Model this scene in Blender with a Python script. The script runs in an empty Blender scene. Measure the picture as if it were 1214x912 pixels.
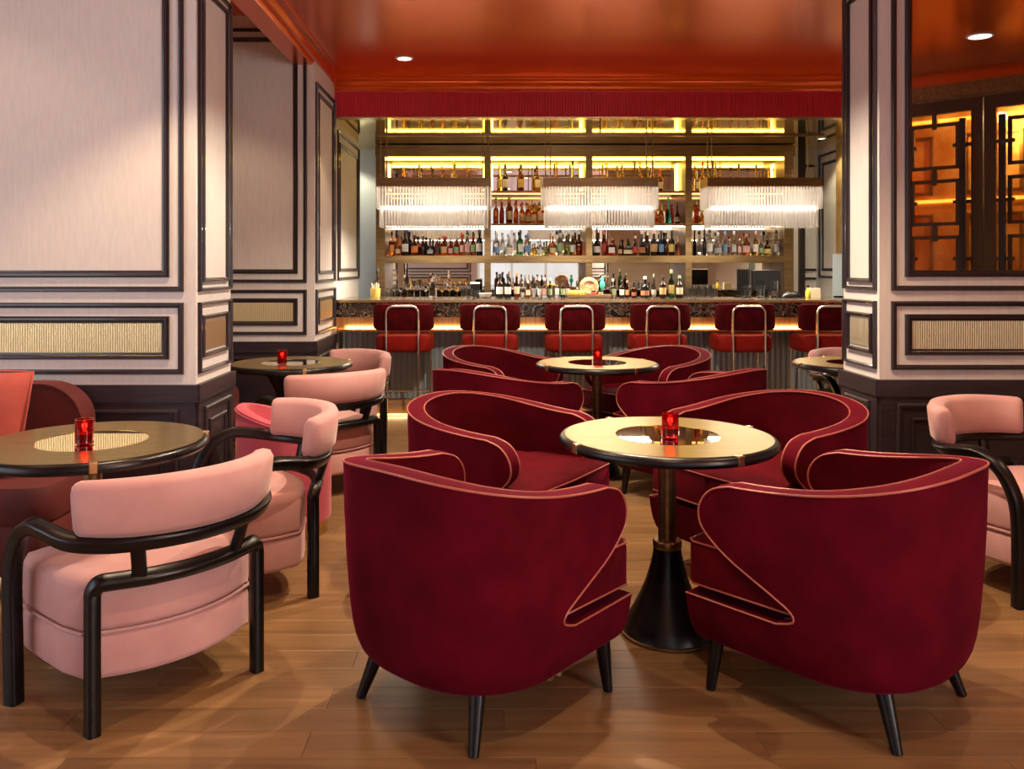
import bpy, math, random
from mathutils import Vector, Matrix
R = math.radians
random.seed(7)
sc = bpy.context.scene
COL = sc.collection

# ------------------------------------------------------------------ camera, world, exposure, big lights
cam_d = bpy.data.cameras.new('camera')
cam_d.sensor_width = 36.0
cam_d.lens = 36.0 * 1000 / 1214
cam_d.shift_x = 27 / 1214
cam_d.shift_y = -139 / 1214
cam_d.clip_start = 0.05
cam = bpy.data.objects.new('camera', cam_d)
cam.location = (0, 0, 1.36)
cam.rotation_euler = (R(90), 0, 0)
COL.objects.link(cam)
sc.camera = cam
sc.view_settings.view_transform = 'Standard'
sc.view_settings.look = 'None'
sc.view_settings.gamma = 1
sc.view_settings.use_curve_mapping = False
sc.view_settings.exposure = 0.0

w = bpy.data.worlds.new('sky'); sc.world = w
w.use_nodes = True
w.node_tree.nodes['Background'].inputs[0].default_value = (0.62, 0.74, 1.0, 1)
w.node_tree.nodes['Background'].inputs[1].default_value = 0.6

def light(name, kind, loc, energy, color, rot=(0, 0, 0), **kw):
    l = bpy.data.lights.new(name, kind); l.energy = energy; l.color = color
    for k, v in kw.items(): setattr(l, k, v)
    o = bpy.data.objects.new(name, l); o.location = loc; o.rotation_euler = rot
    COL.objects.link(o); return o
# daylight through the windows of the left wall and of the wall behind the photographer, and an added right-hand fill
light('window_and_fill_light', 'AREA', (-4.12, 0.75, 1.75), 65, (0.86, 0.93, 1.0), (0, R(-90), 0), shape='RECTANGLE', size=2.3, size_y=3.4)
light('window_and_fill_light', 'AREA', (1.0, -2.12, 1.75), 13, (1.0, 0.95, 0.90), (R(90), 0, 0), shape='RECTANGLE', size=2.6, size_y=2.3)
light('window_and_fill_light', 'AREA', (4.42, -1.38, 1.75), 230, (1.0, 0.96, 0.92), (0, R(90), 0), shape='RECTANGLE', size=2.3, size_y=1.3)  # added fill through an invented right window, brightens the left pier sides
WARM = (1.0, 0.72, 0.45)

# ------------------------------------------------------------------ helpers
def tag(o, label=None, cat=None, group=None, kind=None):
    if label: o['label'] = label
    if cat: o['category'] = cat
    if group: o['group'] = group
    if kind: o['kind'] = kind
    return o
def empty(name, loc=(0, 0, 0), rz=0, label=None, cat=None, group=None):
    o = bpy.data.objects.new(name, None); COL.objects.link(o)
    o.location = loc; o.rotation_euler = (0, 0, rz); o.empty_display_size = .05
    return tag(o, label, cat, group)
class MB:
    def __init__(s): s.v = []; s.f = []
    def add(s, vs, fs):
        n = len(s.v); s.v += [tuple(p) for p in vs]; s.f += [tuple(i + n for i in f) for f in fs]; return s
    def box(s, x0, x1, y0, y1, z0, z1):
        return s.add([(x0,y0,z0),(x1,y0,z0),(x1,y1,z0),(x0,y1,z0),(x0,y0,z1),(x1,y0,z1),(x1,y1,z1),(x0,y1,z1)],
                     [(3,2,1,0),(4,5,6,7),(0,1,5,4),(1,2,6,5),(2,3,7,6),(3,0,4,7)])
    def loops(s, rings, cap=True, closed=True):
        n = len(rings[0]); vs = [p for r in rings for p in r]; fs = []
        for i in range(len(rings) - 1):
            for j in range(n if closed else n - 1):
                k = (j + 1) % n
                fs.append((i*n+j, i*n+k, (i+1)*n+k, (i+1)*n+j))
        if cap:
            fs.append(tuple(range(n))[::-1]); fs.append(tuple((len(rings)-1)*n + j for j in range(n)))
        return s.add(vs, fs)
    def lathe(s, prof, seg=24, c=(0, 0, 0), cap=True):
        rings = [[(c[0]+r*math.cos(2*math.pi*j/seg), c[1]+r*math.sin(2*math.pi*j/seg), c[2]+z) for j in range(seg)] for r, z in prof]
        return s.loops(rings, cap)
    def rod(s, a, b, ra, rb=None, seg=8):
        a = Vector(a); b = Vector(b); rb = ra if rb is None else rb
        t = (b - a).normalized(); u = t.orthogonal().normalized(); w_ = t.cross(u)
        ring = lambda p, r: [p + u*(r*math.cos(2*math.pi*j/seg)) + w_*(r*math.sin(2*math.pi*j/seg)) for j in range(seg)]
        return s.loops([ring(a, ra), ring(b, rb)])
    def sweep(s, path, sec, closed=False, up=(0, 0, 1)):
        """sec: list of (side, up) offsets, or a radius for a round tube"""
        P = [Vector(p) for p in path]; n = len(P)
        if not isinstance(sec, list): sec = [(sec*math.cos(2*math.pi*j/6), sec*math.sin(2*math.pi*j/6)) for j in range(6)]
        rings = []; prev = None
        for i in range(n):
            if closed: t = P[(i+1) % n] - P[i-1]
            else: t = P[min(i+1, n-1)] - P[max(i-1, 0)]
            t.normalize()
            if prev is None:
                sd = t.cross(Vector(up))
                if sd.length < 1e-3: sd = t.cross(Vector((0, 1, 0)))
            else: sd = prev - t * prev.dot(t)
            sd.normalize(); prev = sd; u = sd.cross(t)
            rings.append([P[i] + sd*a + u*b for a, b in sec])
        if closed: rings.append(rings[0])
        return s.loops(rings, cap=not closed)
    def build(s, name, mat, parent=None, smooth=None, loc=None, merge=False):
        me = bpy.data.meshes.new(name); me.from_pydata(s.v, [], s.f)
        me.materials.append(mat); me.update()
        import bmesh
        bm = bmesh.new(); bm.from_mesh(me)
        if merge: bmesh.ops.remove_doubles(bm, verts=bm.verts, dist=1e-4)
        bmesh.ops.recalc_face_normals(bm, faces=bm.faces)
        bm.to_mesh(me); bm.free()
        if smooth:
            me.shade_smooth(); me.set_sharp_from_angle(angle=R(smooth))
        o = bpy.data.objects.new(name, me); COL.objects.link(o)
        if parent: o.parent = parent
        if loc: o.location = loc
        return o
def bev(o, width, seg=3, angle=40):
    m = o.modifiers.new('bevel', 'BEVEL'); m.width = width; m.segments = seg; m.limit_method = 'ANGLE'; m.angle_limit = R(angle)
    m.harden_normals = False
    return o
def rrect(w_, h, r, k=3):
    pts = []
    for cx, cy, a0 in ((w_/2-r, h/2-r, 0), (-w_/2+r, h/2-r, 90), (-w_/2+r, -h/2+r, 180), (w_/2-r, -h/2+r, 270)):
        for i in range(k+1):
            a = R(a0 + 90*i/k); pts.append((cx + r*math.cos(a), cy + r*math.sin(a)))
    return pts
def catmull(P, sub=6):
    P = [Vector(p) for p in P]; out = []
    for i in range(len(P)-1):
        p0 = P[max(i-1, 0)]; p1 = P[i]; p2 = P[i+1]; p3 = P[min(i+2, len(P)-1)]
        for k in range(sub):
            t = k/sub
            out.append(.5*((2*p1) + (p2-p0)*t + (2*p0-5*p1+4*p2-p3)*t*t + (3*p1-p0-3*p2+p3)*t*t*t))
    return out + [P[-1]]
def kids(o): return [c for c in COL.objects if c.parent == o]
def copy_tree(o, parent=None):
    c = o.copy(); COL.objects.link(c)
    if parent: c.parent = parent
    for ch in KIDS.setdefault(o.name, kids(o)): copy_tree(ch, c)
    return c
KIDS = {}

# ------------------------------------------------------------------ materials
def mat(name, color, rough=.5, metal=0., **kw):
    m = bpy.data.materials.new(name); m.use_nodes = True
    b = m.node_tree.nodes['Principled BSDF']
    b.inputs['Base Color'].default_value = (*color, 1)
    b.inputs['Roughness'].default_value = rough; b.inputs['Metallic'].default_value = metal
    for k, v in kw.items():
        k = k.replace('_', ' ')
        b.inputs[k].default_value = (*v, 1) if isinstance(v, tuple) else v
    return m
def nodes(m): return m.node_tree.nodes, m.node_tree.links, m.node_tree.nodes['Principled BSDF']
def noise_color(m, c1, c2, scale=(8, 8, 8), detail=4, contrast=(.35, .65), bump=0, bscale=None):
    n, l, b = nodes(m)
    tc = n.new('ShaderNodeTexCoord'); mp = n.new('ShaderNodeMapping'); mp.inputs['Scale'].default_value = scale
    ns = n.new('ShaderNodeTexNoise'); ns.inputs['Scale'].default_value = 1; ns.inputs['Detail'].default_value = detail
    cr = n.new('ShaderNodeValToRGB')
    cr.color_ramp.elements[0].position, cr.color_ramp.elements[1].position = contrast
    cr.color_ramp.elements[0].color = (*c1, 1); cr.color_ramp.elements[1].color = (*c2, 1)
    l.new(tc.outputs['Object'], mp.inputs[0]); l.new(mp.outputs[0], ns.inputs[0]); l.new(ns.outputs[0], cr.inputs[0])
    l.new(cr.outputs[0], b.inputs['Base Color'])
    if bump:
        bp = n.new('ShaderNodeBump'); bp.inputs['Strength'].default_value = bump; bp.inputs['Distance'].default_value = .002
        src = ns
        if bscale:
            mp2 = n.new('ShaderNodeMapping'); mp2.inputs['Scale'].default_value = bscale
            src = n.new('ShaderNodeTexNoise'); src.inputs['Scale'].default_value = 1
            l.new(tc.outputs['Object'], mp2.inputs[0]); l.new(mp2.outputs[0], src.inputs[0])
        l.new(src.outputs[0], bp.inputs['Height']); l.new(bp.outputs[0], b.inputs['Normal'])
    return m
M = {}
M['cream'] = noise_color(mat('wall_fabric', (.6, .55, .5), .8), (.68, .635, .605), (.74, .70, .665), (60, 60, 9), 3, (.3, .7), .25, (500, 500, 90))
M['moulding'] = mat('dark_moulding', (.022, .014, .018), .28, Coat_Weight=.3)
M['aubergine'] = noise_color(mat('aubergine_wood', (.03, .02, .03), .4), (.024, .016, .022), (.036, .024, .032), (6, 6, 60), 3)
M['velvet_red'] = noise_color(mat('burgundy_velvet', (.13, .003, .014), .85, Specular_IOR_Level=.08, Sheen_Weight=.14, Sheen_Roughness=.3, Sheen_Tint=(.9, .02, .25)), (.062, .0005, .0045), (.105, .001, .009), (7, 7, 7), 5, (.3, .7), .12, (300, 300, 300))
M['velvet_in'] = noise_color(mat('burgundy_velvet_inside', (.1, .003, .012), .85, Specular_IOR_Level=.08, Sheen_Weight=.10, Sheen_Roughness=.3, Sheen_Tint=(.9, .03, .15)), (.055, .0005, .0035), (.09, .001, .006), (7, 7, 7), 5, (.3, .7), .12, (300, 300, 300))
M['piping'] = mat('satin_piping', (.36, .09, .065), .4)
M['pink'] = noise_color(mat('pink_velvet', (.55, .24, .22), .75, Sheen_Weight=.4, Sheen_Roughness=.4, Sheen_Tint=(1, .75, .75)), (.48, .24, .225), (.58, .31, .29), (6, 6, 6), 5, (.3, .7), .12, (300, 300, 300))
M['rose'] = noise_color(mat('rose_velvet', (.5, .07, .12), .75, Sheen_Weight=.4, Sheen_Roughness=.4, Sheen_Tint=(1, .5, .55)), (.42, .055, .085), (.52, .08, .115), (6, 6, 6), 4)
M['coral'] = noise_color(mat('coral_velvet', (.55, .10, .06), .75, Sheen_Weight=.3, Sheen_Tint=(1, .6, .5)), (.36, .05, .03), (.46, .08, .05), (6, 6, 6), 4)
M['sofa'] = noise_color(mat('dark_red_velvet', (.1, .01, .01), .75, Sheen_Weight=.25, Sheen_Tint=(.8, .2, .15)), (.06, .004, .004), (.10, .008, .007), (6, 6, 6), 4)
M['stoolred'] = noise_color(mat('stool_velvet', (.3, .015, .01), .85, Specular_IOR_Level=.1, Sheen_Weight=.12, Sheen_Tint=(1, .25, .15)), (.19, .008, .006), (.26, .012, .008), (12, 12, 12), 4)
M['stoolback'] = noise_color(mat('stool_back_velvet', (.1, .004, .006), .85, Specular_IOR_Level=.1, Sheen_Weight=.1, Sheen_Tint=(.8, .1, .15)), (.05, .001, .002), (.085, .0015, .005), (12, 12, 12), 4)
M['black'] = noise_color(mat('black_lacquered_wood', (.008, .007, .008), .3, Specular_IOR_Level=.35), (.003, .0025, .003), (.007, .005, .006), (10, 10, 80), 3)
M['brass'] = mat('brushed_brass', (.70, .52, .26), .25, 1)
M['steel'] = mat('champagne_steel', (.66, .60, .52), .25, 1)
M['bronze'] = noise_color(mat('bronze', (.22, .15, .09), .35, 1), (.21, .14, .065), (.30, .205, .10), (4, 40, 40), 3)
M['darkbronze'] = mat('dark_bronze', (.10, .065, .04), .4, .8)
M['tabletop'] = noise_color(mat('table_brass_leaf', (.6, .47, .2), .3, 1), (.37, .26, .06), (.46, .335, .095), (3, 90, 3), 3)
M['mirror'] = mat('mirror_glass', (.85, .83, .80), .01, 1)
M['inset'] = mat('gold_tinted_mirror_inset', (.92, .82, .58), .02, 1)  # gold tint stands in for the reflection of the gold shelves
M['antique'] = noise_color(mat('antique_mirror', (.8, .72, .6), .015, 1), (.74, .66, .55), (.84, .76, .66), (3, 3, 3), 4)
M['goldmirror'] = mat('gold_mirror_soffit', (.85, .62, .15), .06, 1)
M['reed'] = mat('reeded_brass', (.76, .64, .38), .34, 1)
M['ceil'] = mat('red_lacquer_ceiling', (.80, .115, .004), .26, .65, Coat_Weight=.35, Coat_Roughness=.15, Coat_IOR=1.6)
M['valance'] = mat('red_valance', (.72, .045, .065), .45)
M['flute'] = mat('grey_fluted_lacquer', (.36, .44, .48), .3, .3, Coat_Weight=.5)
M['apron'] = noise_color(mat('copper_apron', (.75, .42, .18), .3, 1), (.62, .33, .13), (.80, .48, .22), (60, 3, 3), 3)
M['kick'] = noise_color(mat('kick_wood', (.4, .25, .13), .5), (.33, .20, .11), (.45, .29, .16), (4, 40, 40), 3)
M['emit_y'] = None
def emit(name, c, s):
    m = bpy.data.materials.new(name); m.use_nodes = True
    n = m.node_tree.nodes; b = n['Principled BSDF']
    b.inputs['Base Color'].default_value = (*c, 1); b.inputs['Emission Color'].default_value = (*c, 1); b.inputs['Emission Strength'].default_value = s
    return m
M['led_y'] = emit('yellow_led', (1.0, .70, .12), 13)
M['led_a'] = emit('amber_led', (1.0, .50, .14), 4)
M['led_w'] = emit('white_led', (1.0, .90, .76), 11)
M['lens'] = emit('lamp_lens', (1.0, .93, .82), 6)
M['flame'] = emit('candle_flame', (1.0, .42, .12), 14)
M['white'] = mat('white_trim', (.75, .72, .70), .5)
# marble
m = mat('dark_marble', (.02, .02, .02), .12); n, l, b = nodes(m)
tc = n.new('ShaderNodeTexCoord'); vo = n.new('ShaderNodeTexNoise'); vo.inputs['Scale'].default_value = 9; vo.inputs['Detail'].default_value = 8; vo.inputs['Distortion'].default_value = 2.2
cr = n.new('ShaderNodeValToRGB'); e = cr.color_ramp.elements
e[0].position = .0; e[0].color = (.012, .010, .010, 1); e[1].position = 1; e[1].color = (.02, .016, .014, 1)
for p, c in ((.475, (.02, .017, .016)), (.50, (.55, .42, .28)), (.525, (.03, .025, .02)), (.60, (.10, .07, .05)), (.66, (.012, .01, .01))):
    x = e.new(p); x.color = (*c, 1)
l.new(tc.outputs['Object'], vo.inputs[0]); l.new(vo.outputs[0], cr.inputs[0]); l.new(cr.outputs[0], b.inputs['Base Color']); M['marble'] = m
# oak floor: tone per plank
def oak(name, island):
    m = mat(name, (.4, .25, .13), .34); n, l, b = nodes(m)
    tc = n.new('ShaderNodeTexCoord'); mp = n.new('ShaderNodeMapping'); mp.inputs['Scale'].default_value = (1.6, 26, 10)
    ns = n.new('ShaderNodeTexNoise'); ns.inputs['Scale'].default_value = 1; ns.inputs['Detail'].default_value = 6; ns.inputs['Distortion'].default_value = .6
    if island: ri = n.new('ShaderNodeNewGeometry'); ro = ri.outputs['Random Per Island']
    else: ri = n.new('ShaderNodeObjectInfo'); ro = ri.outputs['Random']
    vm = n.new('ShaderNodeVectorMath'); vm.operation = 'SCALE'; vm.inputs[0].default_value = (37, 91, 13)
    l.new(ro, vm.inputs['Scale']); l.new(tc.outputs['Object'], mp.inputs[0])
    va = n.new('ShaderNodeVectorMath'); l.new(mp.outputs[0], va.inputs[0]); l.new(vm.outputs[0], va.inputs[1]); l.new(va.outputs[0], ns.inputs[0])
    cr = n.new('ShaderNodeValToRGB'); cr.color_ramp.elements[0].position = .25; cr.color_ramp.elements[1].position = .78
    cr.color_ramp.elements[0].color = (.15, .077, .029, 1); cr.color_ramp.elements[1].color = (.27, .15, .066, 1)
    l.new(ns.outputs[0], cr.inputs[0])
    hs = n.new('ShaderNodeHueSaturation'); mr = n.new('ShaderNodeMapRange'); mr.inputs[3].default_value = .86; mr.inputs[4].default_value = 1.14
    l.new(ro, mr.inputs[0]); l.new(mr.outputs[0], hs.inputs['Value']); l.new(cr.outputs[0], hs.inputs['Color']); l.new(hs.outputs[0], b.inputs['Base Color'])
    return m
M['oak'] = oak('oak_plank', False); M['oak_far'] = oak('oak_plank_far', True)
M['subfloor'] = mat('floor_joint', (.16, .09, .045), .8)
def glass(name, c, rough=.03, trans=1.0, ior=1.4):
    return mat(name, c, rough, 0, Transmission_Weight=trans, IOR=ior)
G = {'amber': glass('amber_liquor', (.72, .22, .035)), 'dark': mat('dark_glass', (.022, .008, .006), .08), 'brown': glass('brown_glass', (.38, .075, .02)),
     'red': glass('red_liquor', (.55, .045, .03)), 'clear': glass('clear_glass', (.93, .95, .96), .02, 1, 1.3), 'green': glass('green_glass', (.10, .45, .14)),
     'olive': glass('olive_glass', (.35, .36, .12)), 'blue': glass('blue_glass', (.12, .25, .62)), 'gold': glass('gold_liquor', (.92, .58, .12)),
     'navy': mat('navy_glass', (.008, .012, .03), .08), 'orange': glass('orange_liquor', (.90, .33, .07)), 'teal': glass('turquoise_glass', (.08, .62, .52)), 'black': mat('black_glass', (.006, .006, .007), .1)}
PAPER = {k: mat('paper_' + k, c, .6) for k, c in dict(white=(.8, .78, .74), cream=(.72, .62, .42), orange=(.75, .25, .06), tan=(.62, .40, .20), pink=(.75, .42, .40), green=(.28, .42, .22), grey=(.45, .46, .47),
         yellow=(.82, .62, .16), copper=(.5, .2, .1), blue=(.2, .34, .62), black=(.03, .03, .03), red=(.5, .05, .04), gold=(.62, .45, .16), silver=(.62, .63, .65)).items()}
m = bpy.data.materials.new('crystal_rods'); m.use_nodes = True; n = m.node_tree.nodes; l = m.node_tree.links; n.remove(n['Principled BSDF'])
out = n['Material Output']; tr = n.new('ShaderNodeBsdfTransparent'); tl = n.new('ShaderNodeBsdfTranslucent'); gl = n.new('ShaderNodeBsdfGlossy'); df = n.new('ShaderNodeBsdfDiffuse')
tl.inputs[0].default_value = (.95, .92, .88, 1); gl.inputs['Roughness'].default_value = .12; df.inputs[0].default_value = (.9, .88, .85, 1)
m1 = n.new('ShaderNodeMixShader'); m2 = n.new('ShaderNodeMixShader'); m3 = n.new('ShaderNodeMixShader')
m1.inputs[0].default_value = .5; l.new(tr.outputs[0], m1.inputs[1]); l.new(tl.outputs[0], m1.inputs[2])
m2.inputs[0].default_value = .18; l.new(m1.outputs[0], m2.inputs[1]); l.new(gl.outputs[0], m2.inputs[2])
m3.inputs[0].default_value = .12; l.new(m2.outputs[0], m3.inputs[1]); l.new(df.outputs[0], m3.inputs[2]); l.new(m3.outputs[0], out.inputs[0]); M['crystal'] = m
m = mat('red_votive_glass', (.42, .004, .007), .05, 0, Transmission_Weight=.92, IOR=1.3); M['votive'] = m
M['amberglass'] = noise_color(mat('amber_door_glass', (.8, .5, .16), .10, 0, Transmission_Weight=.85, IOR=1.15), (.75, .42, .12), (.92, .66, .28), (5, 5, 5), 5)
M['goldwall'] = noise_color(mat('gilded_wall', (.75, .5, .22), .35, .6), (.55, .33, .12), (.85, .62, .30), (3, 3, 3), 6)
M['lemon'] = noise_color(mat('lemon_skin', (.85, .6, .05), .45), (.80, .52, .03), (.88, .66, .08), (40, 40, 40), 3)
M['wicker'] = noise_color(mat('woven_straw', (.62, .38, .2), .7), (.42, .2, .09), (.75, .52, .32), (60, 60, 60), 2)
M['lightpanel'] = mat('pale_blue_panel', (.62, .70, .74), .25)

# ------------------------------------------------------------------ the setting
def S(name, mb, m, **k): return tag(mb.build(name, m, **k), kind='structure')
floor = S('floor', MB().box(-4.2, 7, -2.2, 10.2, -.12, -.022), M['subfloor'])
def plank(mb, x0, x1, y0, y1):
    g = .0005; b = .0012; x0 += g; x1 -= g; y0 += g; y1 -= g
    return mb.loops([[(x0, y0, -.022), (x1, y0, -.022), (x1, y1, -.022), (x0, y1, -.022)],
                     [(x0, y0, -b*.6), (x1, y0, -b*.6), (x1, y1, -b*.6), (x0, y1, -b*.6)],
                     [(x0+b, y0+b, 0), (x1-b, y0+b, 0), (x1-b, y1-b, 0), (x0+b, y1-b, 0)]])
PW, PL = .13, 1.3
proto_plank = plank(MB(), 0, PL, 0, PW).build('floor_plank', M['oak'], floor)
far = MB(); first = True
for r in range(-17, 79):
    y = r * PW; off = (r * .47 + random.uniform(-.1, .1)) % 1 * PL
    for c in range(-5, 8):
        x = c * PL - off
        if x > 6.6 or x + PL < -4.1: continue
        lo, hi = -.6 * (y + PW) - .1, .66 * (y + PW) + .1
        if 2.0 < y < 4.75 and x < hi and x + PL > lo:
            o = proto_plank if first else proto_plank.copy()
            if not first: COL.objects.link(o)
            first = False; o.location = (x, y, 0)
        else: plank(far, x, x + PL, y, y + PW)
tag(far.build('floor_plank', M['oak_far'], floor), kind='stuff')

X1, Y1, Y1E = -1.46, 4.2, 4.76          # first left pier: corner x, front, end
X2, Y2, Y2E = -1.375, 6.64, 7.62        # second left pier
X3, Y3, Y3E = 2.03, 4.39, 4.83          # right pier
ZC = 3.04
S('ceiling', MB().box(-1.46, 7, -2.2, 7.5, ZC, ZC + .1), M['ceil'])
S('ceiling_alcove', MB().box(-4.2, -1.5, -2.2, 7.5, 3.34, 3.44), M['ceil'])
S('ceiling_bar', MB().box(-2.2, 4.2, 7.60, 10.0, 2.70, 2.8), M['goldmirror'])
# moulded beam between the aisle and the alcoves
def along(prof, y0, y1): return MB().loops([[(x, y0, z) for x, z in prof], [(x, y1, z) for x, z in prof]])
bp = [(-1.56, 3.34), (-1.56, 2.98), (-1.54, 2.955), (-1.40, 2.955), (-1.385, 2.965), (-1.375, 2.985), (-1.355, 2.99), (-1.345, 3.00), (-1.33, 3.02), (-1.30, 3.03), (-1.285, 3.03), (-1.285, 3.04), (-1.40, 3.34)]
S('trim_1', along(bp, -2.2, 7.5), M['ceil'], smooth=30)
vp = [(7.5, 2.93), (7.485, 2.945), (7.48, 2.965), (7.46, 2.97), (7.45, 2.985), (7.42, 3.005), (7.40, 3.01), (7.395, 3.025), (7.37, 3.03), (7.37, 3.04), (7.62, 3.04), (7.62, 2.93)]
S('trim_2', MB().loops([[(-1.46, y, z) for y, z in vp], [(7, y, z) for y, z in vp]]), M['ceil'], smooth=30)
val = S('trim_3', MB().box(-1.46, 4.2, 7.515, 7.6, 2.70, 2.935), M['valance'])
mb = MB(); x = -1.37
while x < 3.4:
    mb.loops([[(x + .0085*math.cos(a), 7.517 - .018*math.sin(a), z) for a in (0, .63, 1.26, 1.88, 2.51, 3.14)] for z in (2.701, 2.93)]); x += .0257
tag(mb.build('valance_ribs', M['valance'], val, smooth=50), kind='stuff')
MB().box(-1.46, 4.2, 7.505, 7.62, 2.69, 2.70).build('valance_lip', M['brass'], val)
mb = MB().box(-1.46, 3.4, 7.5, 7.512, 2.915, 2.93); mb.build('valance_rail', M['valance'], val)

def frame(mb, P, u0, u1, z0, z1, w_, d_):
    prof = [(0, 0), (0, d_*.55), (w_*.22, d_), (w_*.55, d_), (w_*.72, d_*.6), (w_, d_*.5), (w_, 0)]
    rings = []
    for su, sz, cu, cz in ((1, 1, u0, z0), (-1, 1, u1, z0), (-1, -1, u1, z1), (1, -1, u0, z1), (1, 1, u0, z0)):
        rings.append([P(cu + su*a, cz + sz*a, h) for a, h in prof])
    return mb.loops(rings, cap=False)
def panel_face(wall, o, u, nrm, L, ztop=2.93, upper=None, reeds=True, ia=.06, ib=.132, wa=.026, wbb=.034):
    o = Vector(o); u = Vector(u).normalized(); nrm = Vector(nrm).normalized()
    P = lambda a, z, h: o + u*a + Vector((0, 0, z)) + nrm*h
    def slab(a0, a1, z0, z1, h0, h1):
        return MB().loops([[P(a0, z0, h0), P(a1, z0, h0), P(a1, z1, h0), P(a0, z1, h0)], [P(a0, z0, h1), P(a1, z0, h1), P(a1, z1, h1), P(a0, z1, h1)]])
    for z0, z1, i, w_ in ((1.238, ztop - .10, ia, wa), (1.238 + ib - ia, ztop - .10 - ib + ia, ib, wbb), (.827, 1.184, ia, wa), (.902, 1.116, ib, wbb)):
        frame(MB(), P, i, L - i, z0, z1, w_, .022).build('moulding', M['moulding'], wall, smooth=30)
    if upper:
        slab(ib + .03, L - ib - .03, 1.344, ztop - .20, 0, .006).build('mirror_panel', M['mirror'], wall)
    # reeded brass strip
    bp_ = slab(ib + .032, L - ib - .032, .934, 1.084, 0, .002).build('brass_panel', M['reed'], wall)
    if reeds:
        mb = MB(); a = ib + .040
        while a < L - ib - .038:
            mb.loops([[P(a + .0058*math.cos(t), z, .002 + .0055*math.sin(t)) for t in (0, .8, 1.57, 2.34, 3.14)] for z in (.936, 1.082)], cap=False); a += .0118
        tag(mb.build('reeds', M['reed'], bp_, smooth=60), kind='stuff')
    wn = slab(0, L, 0, .776, 0, .016).build('wainscot', M['aubergine'], wall)
    slab(-.016, L + .016, .69, .776, .016, .026).build('wainscot_rail', M['aubergine'], wn)
    slab(-.016, L + .016, 0, .11, .016, .03).build('base_board', M['aubergine'], wn)
    if L > .9:
        k = max(1, round(L / .95)); wid = (L - .08*(k+1)) / k
    else: k = 1; wid = L - .14
    st = (L - k*wid) / (k + 1)
    for j in range(k):
        a0 = st + j*(wid + st)
        mbx = MB(); Q = lambda a, z, h: P(a, z, h + .016)
        frame(mbx, Q, a0, a0 + wid, .16, .655, .03, .016); frame(mbx, Q, a0 + .075, a0 + wid - .075, .235, .58, .022, .012)
        mbx.build('wainscot_moulding', M['aubergine'], wn, smooth=30)
def pier(name, x0, x1, y0, y1, ztop): return S(name, MB().box(x0, x1, y0, y1, 0, ztop), M['cream'])
wl1 = pier('wall_left', -4.1, X1, Y1, Y1E, 3.34)
panel_face(wl1, (X1, Y1, 0), (-1, 0, 0), (0, -1, 0), 2.6, 3.3)
panel_face(wl1, (X1, Y1, 0), (0, 1, 0), (1, 0, 0), Y1E - Y1, 2.93, ia=.022, ib=.068, wa=.018, wbb=.022)
wl2 = pier('wall_left_far', -4.1, X2, Y2, Y2E, 3.34)
panel_face(wl2, (X2, Y2, 0), (-1, 0, 0), (0, -1, 0), 2.6, 3.34)
panel_face(wl2, (X2, Y2, 0), (0, 1, 0), (1, 0, 0), .86, 2.93, ia=.03, ib=.10, wa=.022, wbb=.026)
wr = pier('wall_right', X3, 6.9, Y3, Y3E, ZC)
panel_face(wr, (X3, Y3, 0), (1, 0, 0), (0, -1, 0), 3.2, 3.04, upper='mirror')
panel_face(wr, (X3, Y3, 0), (0, 1, 0), (-1, 0, 0), Y3E - Y3, 3.0, ia=.022, ib=.064, wa=.018, wbb=.022)
# side walls of the bar
wb = pier('wall_left_bar', -1.6, -1.395, Y2E, 9.0, 2.70)
wrb = pier('wall_right_bar', 3.72, 4.0, 4.83, 10.0, 3.0)
for wall, x, s, ya, yb in ((wb, -1.395, 1, 7.72, 8.98), (wrb, 3.72, -1, 8.0, 9.5)):
    P = lambda a, z, h: Vector((x + s*h, a, z))
    frame(MB(), P, ya, yb, 1.24, 2.62, .026, .02).build('moulding', M['moulding'], wall, smooth=30)
    frame(MB(), P, ya + .09, yb - .09, 1.32, 2.52, .03, .02).build('moulding', M['moulding'], wall, smooth=30)
MB().box(3.69, 3.719, 8.72, 8.98, 0, 2.68).build('yellow_lit_column', M['goldwall'], wrb)  # gold colour stands in for yellow light on this column
wbk = S('wall_back', MB().box(-2.4, 4.2, 9.72, 9.9, 0, 3.0), M['darkbronze'])
MB().box(-1.95, -1.24, 9.60, 9.72, 0, 2.70).build('pale_panel', M['lightpanel'], wbk)
MB().box(3.34, 3.46, 9.45, 9.60, 0, 2.70).build('pale_column', M['cream'], wbk)
MB().box(3.50, 3.56, 9.50, 9.60, 0, 2.70).build('dark_pilaster', M['moulding'], wbk)
MB().box(3.46, 3.72, 9.60, 9.72, 0, 2.70).build('cream_panel', M['cream'], wbk)
for z in (1.22, 1.32, 2.5): MB().box(3.565, 3.715, 9.585, 9.60, z, z + .025).build('moulding', M['moulding'], wbk)
# rest of the room, behind and beside the camera
wl3 = MB()
wl3.box(-4.3, -4.1, -2.2, -1.0, 0, 3.34).box(-4.3, -4.1, 2.5, 7.6, 0, 3.34).box(-4.3, -4.1, -1.0, 2.5, 0, .6).box(-4.3, -4.1, -1.0, 2.5, 2.9, 3.34)
S('wall_left_window', wl3, M['cream'])
fr = MB()
for y in (-1.0, -.15, .72, 1.58, 2.44): fr.box(-4.26, -4.14, y, y + .06, .6, 2.9)
for z in (.6, 2.0, 2.84): fr.box(-4.26, -4.14, -1.0, 2.5, z, z + .06)
S('window_1', fr, M['moulding'])
bk = MB(); bk.box(-4.3, -.3, -2.3, -2.1, 0, 3.34).box(2.3, 7, -2.3, -2.1, 0, 3.34).box(-.3, 2.3, -2.3, -2.1, 0, .6).box(-.3, 2.3, -2.3, -2.1, 2.9, 3.34)
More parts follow.
